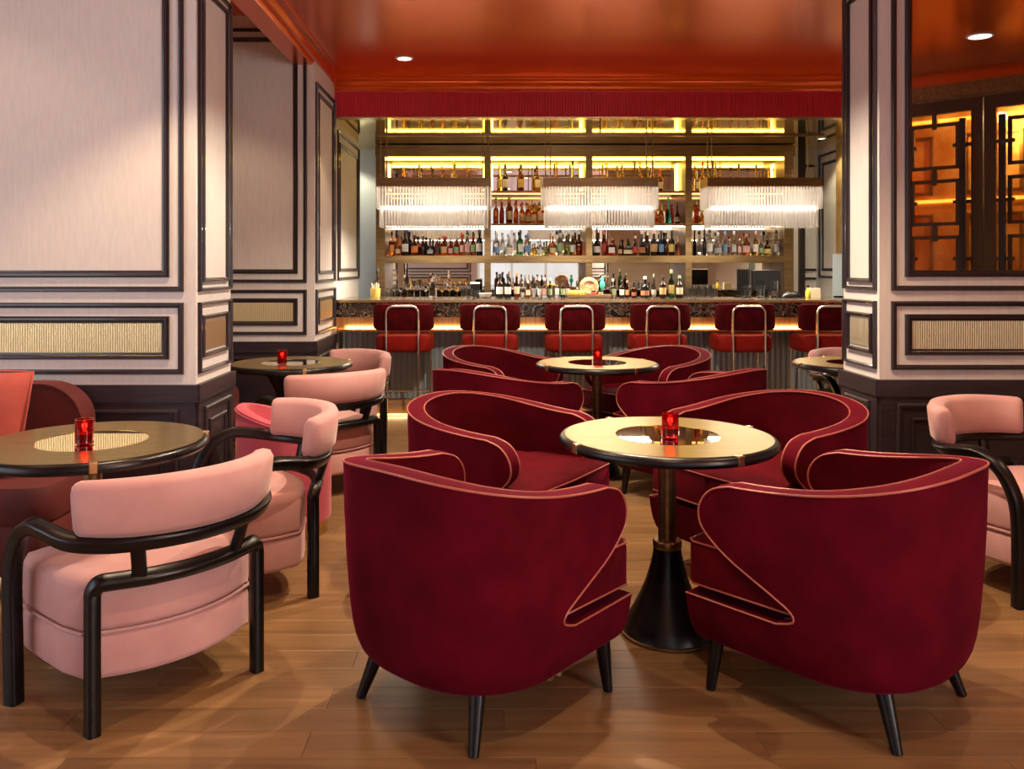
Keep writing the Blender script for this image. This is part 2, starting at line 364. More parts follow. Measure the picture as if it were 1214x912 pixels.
wf = S('wall_front', bk, M['cream'])
panel_face(wf, (-.4, -2.1, 0), (-1, 0, 0), (0, 1, 0), 2.4, 3.04, reeds=False)
panel_face(wf, (2.4, -2.1, 0), (1, 0, 0), (0, 1, 0), 1.9, 3.04, reeds=False)
fr = MB()
for x in (-.3, .54, 1.4, 2.24): fr.box(x, x + .06, -2.26, -2.14, .6, 2.9)
for z in (.6, 2.0, 2.84): fr.box(-.3, 2.3, -2.26, -2.14, z, z + .06)
S('window_2', fr, M['moulding'])
S('wall_right_near', MB().box(4.4, 4.6, -2.2, -.6, 0, .6).box(4.4, 4.6, -2.2, -.6, 2.9, 3.04).box(4.4, 4.6, -2.2, -2.08, .6, 2.9).box(4.4, 4.6, -.70, -.6, .6, 2.9).box(4.0, 4.6, -.62, -.56, 0, 3.04), M['cream'])
fr = MB()
for y in (-2.08, -1.42, -.76): fr.box(4.44, 4.56, y, y + .06, .6, 2.9)
for z in (.6, 2.0, 2.84): fr.box(4.44, 4.56, -2.08, -.7, z, z + .06)
S('added_window_3', fr, M['moulding'])  # unseen window, added so light reaches the left pier sides
# angled glazed doors, seen in the mirror of the right pier
D0 = Vector((3.83, 1.04, 0)); DU = Vector((.67, .64, 0)).normalized(); DN = Vector((-DU.y, DU.x, 0))
DM = Matrix(((DU.x, DN.x, 0, D0.x), (DU.y, DN.y, 0, D0.y), (0, 0, 1, 0), (0, 0, 0, 1)))
def dobj(mb, name, m, parent=None, **k):
    mb.v = [tuple(DM @ Vector(p)) for p in mb.v]; return mb.build(name, m, parent, **k)
wd = tag(dobj(MB().box(-.9, 3.6, -.1, 0, 2.86, 3.04).box(-.9, -.19, -.1, 0, 0, 2.86).box(3.1, 3.6, -.1, 0, 0, 2.86), 'wall_right_door', M['ceil']), kind='structure')
dobj(MB().box(-.9, 3.6, 0, .05, 2.86, 2.98).box(-.9, 3.6, 0, .03, 2.83, 2.86), 'door_lintel', M['bronze'], wd)
tag(dobj(MB().box(-.9, 3.9, -1.3, -1.2, 0, 3.04), 'wall_right_gilded', M['goldwall']), kind='structure')
mb = MB()
for a in range(5):
    for z in (.5, 1.3, 2.1):
        p = -.62 + a*.8; q = p + .5
        for x0, x1, z0, z1 in ((p, q, z, z + .03), (p, q, z + .57, z + .60), (p, p + .03, z, z + .6), (q - .03, q, z, z + .6)): mb.box(x0, x1, -1.2, -1.16, z0, z1)
tag(dobj(mb, 'trim_4', M['bronze']), kind='structure')
mb = MB()
for z in (1.2, 2.02, 2.84): mb.box(-.78, 3.7, -1.19, -1.16, z, z + .03)
tag(dobj(mb, 'trim_5', M['led_a']), kind='structure')
tag(dobj(MB().box(-.9, 3.9, -1.3, -.1, 3.04, 3.1).box(-.9, -.8, -1.2, -.1, 0, 3.04).box(3.8, 3.9, -1.2, -.1, 0, 3.04), 'ceiling_gilded', M['goldwall']), kind='structure')
def door(i, a0, flip):
    W = .80
    X = (lambda t: a0 + W - t) if flip else (lambda t: a0 + t)
    def bx(mb, t0, t1, y0, y1, z0, z1):
        p, q = sorted((X(t0), X(t1))); return mb.box(p, q, y0, y1, z0, z1)
    fr = MB(); bx(fr, 0, .07, -.03, .03, 0, 2.84); bx(fr, W - .09, W, -.03, .03, 0, 2.84); bx(fr, .07, W - .09, -.03, .03, 2.73, 2.84); bx(fr, .07, W - .09, -.03, .03, 0, .14)
    d = tag(dobj(fr, f'door_{i}', M['darkbronze']), kind='structure')
    pn = MB(); bx(pn, .07, W - .09, -.006, .006, .14, 2.73); dobj(pn, 'door_pane', M['amberglass'], d)
    for k in range(5):
        z0 = 2.23 - k*.5; g = MB()
        t0, t1 = .22, .62
        for (a, b, c, e_) in ((t0, t1, z0, z0 + .03), (t0, t1, z0 + .38, z0 + .41), (t0, t0 + .03, z0, z0 + .41), (t1 - .03, t1, z0, z0 + .41)): bx(g, a, b, .012, .04, c, e_)
        bx(g, .40, .44, .010, .045, z0 + .36, z0 + .53); bx(g, .07, t0 + .05, .010, .045, z0 + .19, z0 + .22); bx(g, t1 - .05, W - .09, .010, .045, z0 + .19, z0 + .22)
        dobj(g, 'door_grille', M['darkbronze'], d)
    h = MB(); bx(h, .63, .68, .045, .085, .9, 2.66); dobj(h, 'door_handle', M['moulding'], d)
door(1, -.18, False); door(2, .63, True); door(3, 1.46, False); door(4, 2.27, True)
light('gilded_room_lamp', 'POINT', tuple(DM @ Vector((.6, -.7, 2.75))), 80, WARM, shadow_soft_size=.05)
light('gilded_room_lamp', 'POINT', tuple(DM @ Vector((2.2, -.7, 2.75))), 80, WARM, shadow_soft_size=.05)

# ------------------------------------------------------------------ downlights
def downlight(x, y, z, label, energy=0, size=58, color=WARM, blend=.35, r=.055, soft=.03):
    t = empty('downlight', (x, y, z), 0, label, 'ceiling light', 'recessed ceiling downlights')
    MB().lathe([(r + .018, -.001), (r + .018, -.006), (r, -.008), (r, -.001)], 24).build('trim_ring', M['white'], t, smooth=40)
    MB().lathe([(r, -.003), (r, -.005)], 24).build('lens', M['lens'], t)
    if energy:
        light('downlight_beam', 'SPOT', (x, y, z - .02), energy, color, spot_size=R(size*2), spot_blend=blend, shadow_soft_size=soft)
downlight(-.68, 6.77, ZC, 'small round recessed downlight in red ceiling, left above the bar front', 45, 45)
downlight(3.56, 2.65, ZC, 'round recessed downlight reflected in the mirror of the right pier', 45, 50, r=.075)

# ------------------------------------------------------------------ bar counter
bar = empty('bar_counter', (0, 7.8, 0), 0, 'long bar counter with dark veined marble top, copper apron and fluted grey front', 'bar counter')
def part(mb, name, m, parent, smooth=None):
    ox = parent.location; mb.v = [(a - ox.x, b - ox.y, c - ox.z) for a, b, c in mb.v]
    return mb.build(name, m, parent, smooth)
bev(part(MB().box(-1.37, 3.68, 7.50, 8.30, 1.045, 1.07), 'counter_top', M['marble'], bar), .006, 2)
part(MB().box(-1.365, 3.68, 7.515, 7.58, .915, 1.045), 'marble_fascia', M['marble'], bar)
part(MB().box(-1.37, 3.68, 7.494, 7.4995, 1.048, 1.069), 'counter_edge_shine', M['brass'], bar)  # brass strip stands in for the shine along the polished marble edge
ap = MB(); ap.loops([[(x, y, z) for y, z in ((7.60, .915), (7.60, .795), (7.55, .795), (7.55, .803), (7.545, .803), (7.545, .785), (7.8, .785), (7.8, .915))] for x in (-1.365, 3.68)])
part(ap, 'copper_apron', M['apron'], bar)
part(MB().box(-1.365, 3.68, 7.556, 7.566, .7955, .800), 'light_strip', M['led_a'], bar)
light('counter_led', 'AREA', (1.15, 7.558, .812), 15, (1, .6, .25), (R(115), 0, 0), shape='RECTANGLE', size=4.9, size_y=.02)
light('plinth_led', 'AREA', (1.15, 7.72, .02), 5, (1, .6, .25), (R(-60), 0, 0), shape='RECTANGLE', size=4.9, size_y=.012)
part(MB().box(-1.36, 3.68, 7.80, 8.2, .15, .785), 'bar_body', M['flute'], bar)
mb = MB(); x = -1.34
while x < 3.65:
    mb.loops([[(x + .021*math.cos(a), 7.802 - .024*math.sin(a), z) for a in (0, .52, 1.05, 1.57, 2.09, 2.62, 3.14)] for z in (.155, .785)], cap=False); x += .05
tag(part(mb, 'fluting', M['flute'], bar, 50), kind='stuff')
part(MB().box(-1.36, 3.68, 7.74, 8.2, 0, .15), 'kick_plinth', M['kick'], bar)
part(MB().box(-1.36, 3.68, 7.725, 7.739, .004, .016), 'light_strip', M['led_a'], bar)

# ------------------------------------------------------------------ back bar
bb = empty('back_bar', (1.06, 9.4, 0), 0, 'bronze framed back bar with mirrored bays and yellow lit bottle shelves', 'bar shelving')
posts = [-1.187, -.018, 1.09, 2.176, 3.27]; YF, YB = 9.20, 9.58
part(MB().box(-1.24, 3.33, YB, YB + .02, .95, 2.70), 'mirror_back', M['antique'], bb)
for i, x in enumerate(posts):
    hw = .035 if 0 < i < 4 else .05
    part(MB().box(x - hw, x + hw, YF, YB, 0, 2.565), 'post', M['bronze'], bb)
part(MB().box(-1.24, 3.33, YF - .02, YB, 2.565, 2.69), 'top_beam', M['bronze'], bb)
part(MB().box(-1.20, 3.29, YF - .03, YB, 1.41, 1.487), 'long_shelf', M['bronze'], bb)
part(MB().box(-1.24, 3.33, YF - .02, YB, 0, .93), 'back_counter', M['darkbronze'], bb)
for i in range(4):
    a, b_ = posts[i] + .04, posts[i+1] - .04
    for z in (1.815, 2.175):
        part(MB().box(a, b_, YF + .03, YB, z, z + .025), 'shelf', M['bronze'], bb)
    part(MB().box(a, b_, YF + .02, YF + .05, 2.535, 2.56), 'light_strip', M['led_y'], bb)
    for xx in (a, b_ - .02): part(MB().box(xx, xx + .02, YB - .05, YB - .02, 2.21, 2.53), 'light_strip', M['led_y'], bb)
    part(MB().box(a, b_, YF + .06, YF + .08, 2.162, 2.173), 'light_strip', M['led_a'], bb)
    part(MB().box(a, b_, YB - .05, YB - .03, 1.841, 1.85), 'light_strip', M['led_a'], bb)
    part(MB().box(a, b_, YF + .08, YF + .10, 1.803, 1.813), 'light_strip', M['led_w'], bb)

# ------------------------------------------------------------------ bottles
STY = {  # half profile as (radius fraction, height fraction)
 'shouldered': [(.9, 0), (1, .02), (1, .60), (.85, .68), (.36, .76), (.34, .97), (.40, .97), (.40, 1)],
 'slim': [(.9, 0), (1, .02), (1, .52), (.8, .62), (.42, .74), (.40, 1)],
 'round': [(.7, 0), (.95, .06), (1, .28), (.9, .45), (.45, .58), (.28, .66), (.26, 1)],
 'squat': [(.9, 0), (1, .03), (1, .52), (.9, .60), (.40, .66), (.32, .70), (.32, 1)],
 'tapered': [(.8, 0), (.85, .02), (1, .55), (.9, .64), (.40, .72), (.34, 1)],
 'decanter': [(.95, 0), (1, .05), (.85, .36), (.4, .56), (.26, .64), (.26, 1)],
 'square': [(.95, 0), (1, .02), (1, .60), (.9, .66), (.34, .70), (.32, 1)]}
GW = dict(amber='amber', dark='dark', brown='brown', red='ruby red', clear='clear', green='green', olive='olive', blue='blue', navy='navy', gold='golden', orange='orange', teal='turquoise', black='black')
ORD = ['first','second','third','fourth','fifth','sixth','seventh','eighth','ninth','tenth','eleventh','twelfth','thirteenth','fourteenth','fifteenth','sixteenth','seventeenth','eighteenth']
def bottle(x, y, z, h, wd, sty, g, lab, cap, label, group):
    r = wd / 2; sq = sty == 'square'
    t = empty('bottle', (x, y, z), random.uniform(-.3, .3), label, 'bottle', group)
    prof = [(a*r, c*h*.93) for a, c in STY[sty]]
    seg = 14
    if sq:
        rings = []
        for a, c in prof:
            k = .25 if c < h*.6 else .9
            rings.append([(px*a, py*a, c) for px, py in (rrect(2, 2, .35, 2) if k < .5 else [(math.cos(2*math.pi*j/12 + math.pi/12), math.sin(2*math.pi*j/12 + math.pi/12)) for j in range(12)])])
        bg = MB().loops(rings).build('bottle_glass', G[g], t, smooth=50)
    else: bg = MB().lathe(prof, seg).build('bottle_glass', G[g], t, smooth=50)
    rn = prof[-1][0]
    capm = PAPER[cap]
    MB().lathe([(rn*1.15, h*.86), (rn*1.22, h*.88), (rn*1.22, h*.985), (rn*1.05, h)], 10).build('stopper', capm, t, smooth=40)
    if lab:
        z0, z1 = (.16, .46) if sty in ('shouldered', 'slim', 'tapered', 'square') else (.12, .34)
        def rad(f):
            P_ = STY[sty]
            for (a0, c0), (a1, c1) in zip(P_, P_[1:]):
                if c0 <= f <= c1 and c1 > c0: return r*(a0 + (a1-a0)*(f-c0)/(c1-c0))
            return r
        if sq: MB().box(-r*.7, r*.7, -r*1.02, -r*.98, h*z0, h*z1).build('paper_label', PAPER[lab], bg)
        else:
            rings = []
            for f in (z0, (z0+z1)/2, z1):
                rr = rad(f/.93)*1.015
                rings.append([(rr*math.cos(R(a)), rr*math.sin(R(a)), h*f) for a in range(-175, 0, 17)])
            MB().loops(rings, cap=False, closed=False).build('paper_label', PAPER[lab], bg, smooth=60)
    return t
def row(items, d, z, yb, where, group):
    for i, (px, ty, wpx, sty, g, lab, cap) in enumerate(items):
        x = (px - 580) / 1000 * d; h = (yb - ty) / 1000 * d
        lb = f'{GW[g]} {sty} bottle, {lab} label, {ORD[i]} from left {where}' if lab else f'{GW[g]} {sty} bottle {ORD[i]} from left {where}'
        bottle(x, d + random.uniform(-.02, .02), z, h, wpx / 1000 * d * .92, sty, g, lab, cap, lb, group)
BAY = ['in leftmost bay', 'in second bay', 'in third bay', 'in rightmost bay']
LOW = [
 [(464.5,274,7.5,'square','amber','orange','black'),(471.5,278,7,'round','amber','cream','black'),(480.5,272,8.5,'shouldered','dark','white','black'),(491.5,278,9,'shouldered','brown','orange','black'),(501.5,279,7,'slim','dark',None,'black'),(510,282,8,'squat','black','grey','black'),(518.3,280,6,'shouldered','brown','black','tan'),(526,279,8.5,'shouldered','amber','tan','red'),(534,283,5.5,'slim','red','pink','black'),(540.7,280,6.5,'shouldered','red','green','grey'),(547.3,275,5.5,'slim','amber','pink','red'),(553.8,273,6.5,'shouldered','clear','pink','black'),(560.8,274,6,'slim','amber','green','black'),(568.3,271,8,'shouldered','navy','white','black')],
 [(588.5,272,9,'squat','clear','blue','cream'),(596,273,5.5,'slim','clear',None,'silver'),(603.5,275,9,'round','clear','white','silver'),(610.6,273,4.5,'slim','clear',None,'silver'),(617,272,6.5,'shouldered','green','white','black'),(626,276,8,'shouldered','clear','blue','blue'),(634,287,6,'squat','gold',None,'gold'),(640.5,283,7,'squat','clear','white','grey'),(648,285,6,'squat','olive',None,'black'),(655.5,275,8.5,'round','orange','cream','white'),(664,271,7.5,'slim','clear','green','black'),(671.5,275,6.5,'shouldered','olive',None,'grey'),(678.8,275,7.5,'shouldered','olive','white','grey'),(686.5,273,9.5,'tapered','brown',None,'grey')],
 [(707.3,270,9,'round','dark','white','black'),(715.7,273,6.5,'shouldered','brown','red','red'),(726,281,11,'square','red','white','copper'),(735,280,5.5,'round','brown','tan','red'),(745,282,12,'round','dark','cream','black'),(753,279,6,'shouldered','brown','red','white'),(760.8,273,8.5,'round','dark','copper','pink'),(768,274,5.5,'slim','dark',None,'cream'),(775,272,9.5,'tapered','dark','tan','pink'),(784,273,7,'shouldered','navy','blue','black'),(790,275,4.5,'slim','dark',None,'black'),(796.6,273,7.5,'shouldered','dark','yellow','black'),(803,279,5.5,'square','orange',None,'gold')],
 [(835,270,5,'slim','black',None,'black'),(841,271,7.5,'shouldered','clear','white','black'),(850.7,275,9,'squat','clear','grey','silver'),(860,273,6.5,'slim','clear','blue','blue'),(870.6,273,6,'slim','clear','silver','white'),(877,278,6,'square','clear','pink','red'),(884.5,277,9,'shouldered','orange','pink','copper'),(895.5,273,6.5,'shouldered','gold','white','pink'),(902.5,275,6,'round','clear','green','grey'),(910,279,10,'round','olive','gold','black'),(920.5,272,7.5,'shouldered','clear','grey','black'),(928.5,270,6,'square','clear','orange','black')]]
for b_, it in enumerate(LOW): row(it, 9.36, 1.4875, 302.5, 'on long lower shelf ' + BAY[b_], 'bottles on the long lower shelf')
MID = {1: [(588,233,7,'squat','orange','orange','gold'),(595,234,6,'slim','red',None,'gold'),(604,231,9,'tapered','brown','cream','gold'),(612,236,6,'slim','amber',None,'red'),(619,238,6,'shouldered','orange','cream','red'),(626,236,8,'squat','amber','cream','yellow'),(634,239,7,'square','gold','white','orange'),(641.5,236,7,'shouldered','amber','white','cream')],
       2: [(784,236,8,'round','orange','orange','copper'),(791.8,233,8,'decanter','teal',None,'teal'),(797.3,236,4.5,'shouldered','red',None,'white'),(802.8,239,6.5,'round','dark','white','copper')],
       3: [(825.5,237,6,'shouldered','red',None,'grey'),(832,240,8,'decanter','gold','orange','cream')]}
PAPER['wine'] = mat('red_wax', (.16, .006, .006), .5)
PAPER['teal'] = mat('paper_teal', (.06, .5, .42), .5)
for b_, it in MID.items(): row(it, 9.42, 1.8405, 264.5, 'on middle shelf ' + BAY[b_], 'bottles on the middle shelf')
UP = {0: [(478,203,9,'squat','orange',None,'gold'),(497,200,8,'round','gold','white','black'),(511,201,7,'round','brown','white','black'),(524,202,8,'round','amber','cream','brown' if 'brown' in PAPER else 'copper'),(538,195,8,'tapered','gold','white','cream'),(554,200,7,'decanter','brown',None,'cream')],
      1: [(592,194,6,'slim','gold','yellow','yellow'),(599,194,7.5,'tapered','dark','white','black'),(617.5,194,8,'shouldered','brown','gold','black'),(636.5,195,9,'square','gold','white','black'),(660,195,8,'decanter','amber',None,'gold'),(679,196,8,'decanter','olive',None,'black')],
      2: [(719,196,9,'decanter','gold',None,'cream'),(737,197,7,'slim','gold','cream','white'),(758.5,194,9,'round','amber','red','orange'),(774,198,7,'slim','gold','cream','white'),(782,207,9,'tapered','red','cream','red')],
      3: [(826,207,6,'square','clear','white','white'),(832.5,191,8,'round','orange','white','red'),(848,196,6,'slim','gold',None,'gold'),(854,194,8,'decanter','gold',None,'orange'),(876,199,9,'decanter','amber',None,'black'),(897,200,8,'decanter','amber',None,'black'),(911.2,203,5,'round','orange',None,'copper'),(917.2,204,5.5,'round','orange',None,'copper')]}
for b_, it in UP.items(): row([(px, ty - (0 if 585 < px < 645 or ty < 194 else 6), *q) for px, ty, *q in it], 9.42, 2.2005, 226.5, 'on top shelf ' + BAY[b_], 'bottles on the top lit shelf')
ZB = 1.0705
CNT = [(592.5,325,9,'shouldered','dark','white','black'),(602,325,9,'shouldered','black','white','black'),(612.5,324,8,'tapered','brown','cream','orange'),(619.5,334,6,'squat','clear','white','tan'),(626,333,6,'slim','amber','cream','white'),(633,329,6.5,'shouldered','clear','grey','black'),(639.5,330,5,'slim','clear','white','silver'),(645.5,330,7.5,'square','clear','pink','silver'),(652,330,5.5,'slim','olive','green','grey'),(659.5,329,8,'square','clear','white','black'),(667,330,5.5,'shouldered','dark','green','black'),(672.5,329,6.5,'shouldered','clear','pink','red')]
row(CNT, 8.0, ZB, 353.5, 'on counter left of fruit tray', 'bottles standing on the bar counter')
CN2 = [(727,331,7.5,'square','clear','green','white'),(737,332,6.5,'shouldered','dark','white','black'),(743.5,333,5.5,'slim','brown','tan','brown' if 'brown' in PAPER else 'copper'),(752,334,7,'squat','brown','copper','black'),(764.5,328,11,'squat','black','copper','white'),(775,325,7,'round','clear','white','green'),(785.5,327,8.5,'shouldered','dark','tan','black'),(796,320,8,'slim','green','gold','green'),(805.5,327,9,'shouldered','dark','cream','green')]
row(CN2, 8.0, ZB, 353.5, 'on counter right of fruit tray', 'bottles standing on the bar counter')

# glassware and small things on the counter
def atc(px, d=8.0): return (px - 580) / 1000 * d
def tumbler(px, d, hpx, wpx, label, group, m='clear', shape='tumbler', fill=None):
    t = empty('drinking_glass', (atc(px, d), d, ZB), 0, label, 'glass', group); h = hpx/1000*d; r = wpx/2000*d
    if shape == 'tumbler': p = [(r*.85, 0), (r, h), (r*.93, h), (r*.78, h*.12), (.0005, h*.1)]
    else: p = [(r*.7, 0), (r*.7, h*.02), (r*.1, h*.05), (r*.08, h*.5), (r*.6, h*.6), (r, h*.97), (r, h), (r*.95, h), (r*.5, h*.62), (.0005, h*.55)]
    MB().lathe(p, 14).build('glass_bowl', G[m], t, smooth=50)
    if fill: MB().lathe([(r*.7, h*.66 if shape != 'tumbler' else h*.15), (r*.85, h*.86 if shape != 'tumbler' else h*.6), (.0005, h*.86 if shape != 'tumbler' else h*.6)], 12).build('drink', G[fill], t, smooth=50)
k = 0
for px, d, hp, wp in ((461,8.05,11,7),(468,8.1,13,7),(475,8.05,12,7),(483,8.1,17,8),(491,8.0,20,8),(498,8.1,21,8),(505,8.0,14,8)):
    tumbler(px, d, hp, wp, f'clear stemmed glass at left end of bar counter, {ORD[k]} from left', 'stemmed glasses at the left of the bar', shape='stem'); k += 1
k = 0
for px, d, hp, wp in ((524,8.0,14,8),(533,8.05,15,8),(542,8.0,14,8)):
    tumbler(px, d, hp, wp, f'glass of golden drink left of the white dish, {ORD[k]} from left', 'golden drinks on the bar', fill='gold', shape='stem'); k += 1
k = 0
for px, d, hp, wp in ((550,8.0,11,8),(557,8.05,12,8),(566,8.0,9,8),(584,8.0,8,7)):
    tumbler(px, d, hp, wp, f'low clear tumbler beside the white dish, {ORD[k]} from left', 'low tumblers on the bar'); k += 1
k = 0
for j, (px, d) in enumerate([(815,8.0),(823,8.05),(831,8.0),(839,8.05),(847,8.0),(819,8.12),(828,8.13),(836,8.12),(844,8.13)]):
    tumbler(px, d, 11 if j < 5 else 15, 8, f'upturned coupe right of green bottle, {ORD[j]} of the washed glasses', 'washed glasses on the bar', shape='tumbler')
for j, (px, d, hp) in enumerate([(886,8.0,15),(901.5,8.0,15),(917,8.05,20)]):
    tumbler(px, d, hp, 11, f'tall clear tumbler before the black screen, {ORD[j]} from left', 'tall tumblers before the screen')
t = empty('crystal_decanter', (atc(513), 8.0, ZB), 0, 'tall cut crystal decanter with stopper on left part of counter', 'decanter')
MB().lathe([(.035,0),(.04,.01),(.036,.09),(.022,.13),(.014,.15),(.016,.185)], 8).build('decanter_body', G['clear'], t)
MB().lathe([(.012,.185),(.03,.2),(.026,.22),(.004,.235)], 8).build('decanter_stopper', G['clear'], t)
t = empty('serving_dish', (atc(575.5), 8.0, ZB), 0, 'white ceramic dish between tumblers on the counter', 'dish')
MB().lathe([(.03,0),(.05,.01),(.068,.045),(.064,.046),(.045,.015),(.0005,.012)], 20).build('dish_bowl', M['white'], t, smooth=40)
t = empty('card_box', (atc(563), 8.18, ZB), 0, 'small dark box with white top band standing behind tumblers', 'box')
MB().box(-.045,.045,-.03,.03,0,.13).build('box_body', M['black'], t); MB().box(-.046,.046,-.031,.031,.13,.145).build('box_lid', PAPER['white'], t)
# fruit tray
t = empty('fruit_tray', (atc(698), 8.0, ZB), 0, 'long orange wood tray holding lemons on the counter', 'tray')
bev(MB().box(-.20,.20,-.09,.09,0,.012).build('tray_board', M['kick'], t), .004, 2)
mb = MB()
for x0,x1,y0,y1 in ((-.20,.20,-.092,-.08),(-.20,.20,.08,.092),(-.20,-.19,-.08,.08),(.19,.20,-.08,.08)): mb.box(x0,x1,y0,y1,.012,.032)
mb.build('tray_rim', M['kick'], t)
def blob(name, m, loc, r, label, cat, group=None, zs=1.0, parent=None):
    o = MB().lathe([(.001, -r*zs)] + [(r*math.cos(R(a)), r*zs*math.sin(R(a))) for a in (-70,-45,-20,0,20,45,70)] + [(.001, r*zs)], 14).build(name, m, None, 60)
    o.location = loc; return tag(o, label, cat, group)
for j, (px, dy) in enumerate([(677,0),(682,.045),(685,-.03),(690,.02)]):
    blob('lemon', M['lemon'], (atc(px), 8.0 + dy, ZB + .012 + .031), .03, f'yellow lemon on orange wood tray, {ORD[j]} from left', 'lemon', 'lemons on the tray')
t = empty('woven_fan', (atc(699), 8.045, ZB + .012), 0, 'round straw woven disc standing upright on the tray', 'fan')
mb = MB(); rings = []
mb.lathe([(.001,-.006),(.085,-.006),(.092,0),(.085,.006),(.001,.006)], 24); mb.v = [(a, c, b + .092) for a, b, c in mb.v]
mb.build('woven_disc', M['wicker'], t, 40)
mb = MB().lathe([(.055,-.004),(.062,-.012),(.07,-.004)], 24, cap=False); mb.v = [(a, c - .004, b + .092) for a, b, c in mb.v]; mb.build('woven_ring', M['kick'], t, 40)
t = empty('feather_ornament', (atc(715), 8.06, ZB + .012), 0, 'teal bird shaped ornament standing at right on the tray', 'ornament')
MB().lathe([(.02,0),(.025,.01),(.01,.02),(.012,.07),(.028,.10),(.024,.13),(.012,.15)], 12).build('bird_body', PAPER['teal'], t, 50)
MB().lathe([(.002,.148),(.016,.155),(.018,.17),(.006,.185)], 10).build('bird_head', PAPER['teal'], t, 50)
for j, (px, c) in enumerate([(703,'red'),(711,'copper')]):
    t = empty('spice_jar', (atc(px), 7.96, ZB + .012), 0, f'{"dark red" if j == 0 else "copper brown"} small jar lying ahead of the woven disc on tray', 'jar', 'small jars on the tray')
    MB().lathe([(.022,0),(.024,.005),(.024,.04),(.02,.046)], 12).build('jar_body', PAPER[c], t, 40); MB().lathe([(.021,.046),(.021,.058)], 12).build('jar_lid', M['black'], t)
# till screens
def screen(px, d, wpx, hpx, rz, label):
    t = empty('till_screen', (atc(px, d), d, ZB), rz, label, 'screen', 'black till screens on the bar'); w_ = wpx/1000*d; h = hpx/1000*d
    bev(MB().box(-w_/2, w_/2, -.012, .012, .06, .06 + h).build('screen_panel', M['black'], t), .005, 2)
    MB().box(-w_/2+.012, w_/2-.012, -.0135, -.0115, .072, .048 + h).build('screen_glass', G['black'], t)
    MB().box(-.02, .02, .0, .03, .0, .12).box(-.08, .08, -.05, .07, 0, .012).build('screen_stand', M['black'], t)
screen(908, 8.2, 36, 25, R(8), 'wide black till screen facing out behind tall tumblers')
screen(881, 8.2, 15, 26, R(-40), 'narrow black till screen turned aside, left of wide one')
t = empty('folded_cloth', (atc(937), 8.0, ZB), 0, 'black crumpled cloth on the counter right of tumblers', 'cloth')
mb = MB(); rings = []
for i in range(9):
    u_ = i/8; hh = .02 + .05*math.sin(math.pi*u_)**.7 + .008*math.sin(9*u_)
    rings.append([(-.10 + .2*u_, -.06, 0), (-.10 + .2*u_, -.05, hh*.6), (-.10 + .2*u_, 0, hh), (-.10 + .2*u_, .05, hh*.7), (-.10 + .2*u_, .06, 0)])
mb.loops(rings); mb.build('cloth_fold', M['black'], t, 60)
t = empty('bottle_pourer', (atc(958), 8.0, ZB), 0, 'small yellow bottle at right end of the counter', 'bottle')
MB().lathe([(.022,0),(.024,.01),(.024,.06),(.01,.08),(.01,.1)], 12).build('bottle_glass', M['lemon'], t, 40)
MB().lathe([(.012,.1),(.012,.118)], 10).build('stopper', M['black'], t)
t = empty('card_holder', (atc(970), 8.1, ZB), 0, 'cream card box beside small yellow bottle, right end of counter', 'box')
MB().box(-.05,.05,-.03,.03,0,.085).build('box_body', PAPER['cream'], t); MB().box(-.045,.045,-.025,.025,.085,.09).build('box_lid', PAPER['white'], t)
t = empty('straw_basket', (atc(445), 8.0, ZB), 0, 'yellow lit straw holder at far left end of counter', 'holder')
MB().lathe([(.04,0),(.045,.01),(.05,.09),(.046,.09),(.04,.012),(.001,.01)], 16).build('holder_cup', PAPER['yellow'], t, 40)
mb = MB()
for j in range(9): a = j*.7; mb.rod((.02*math.cos(a), .02*math.sin(a), .013), (.036*math.cos(a), .036*math.sin(a), .125 + .01*(j % 3)), .004, seg=6)
tag(mb.build('straws', PAPER['cream'], t, 50), kind='stuff')
row([(448,318,8,'slim','dark',None,'black')], 8.14, ZB, 352, 'behind straw holder at far left of counter', 'bottles standing on the bar counter')
# menu board at the right of the bar
t = empty('grey_notice_board', (atc(981, 8.6), 8.5, 1.07), R(-20), 'tall grey board standing at right end by cream wall', 'board')
t.location = (3.40, 8.22, ZB)
bev(MB().box(-.05,.05,-.012,.012,.0,.42).build('board_panel', M['flute'], t), .003, 2); MB().box(-.04,.04,-.05,.05,0,.012).build('board_foot', M['black'], t)

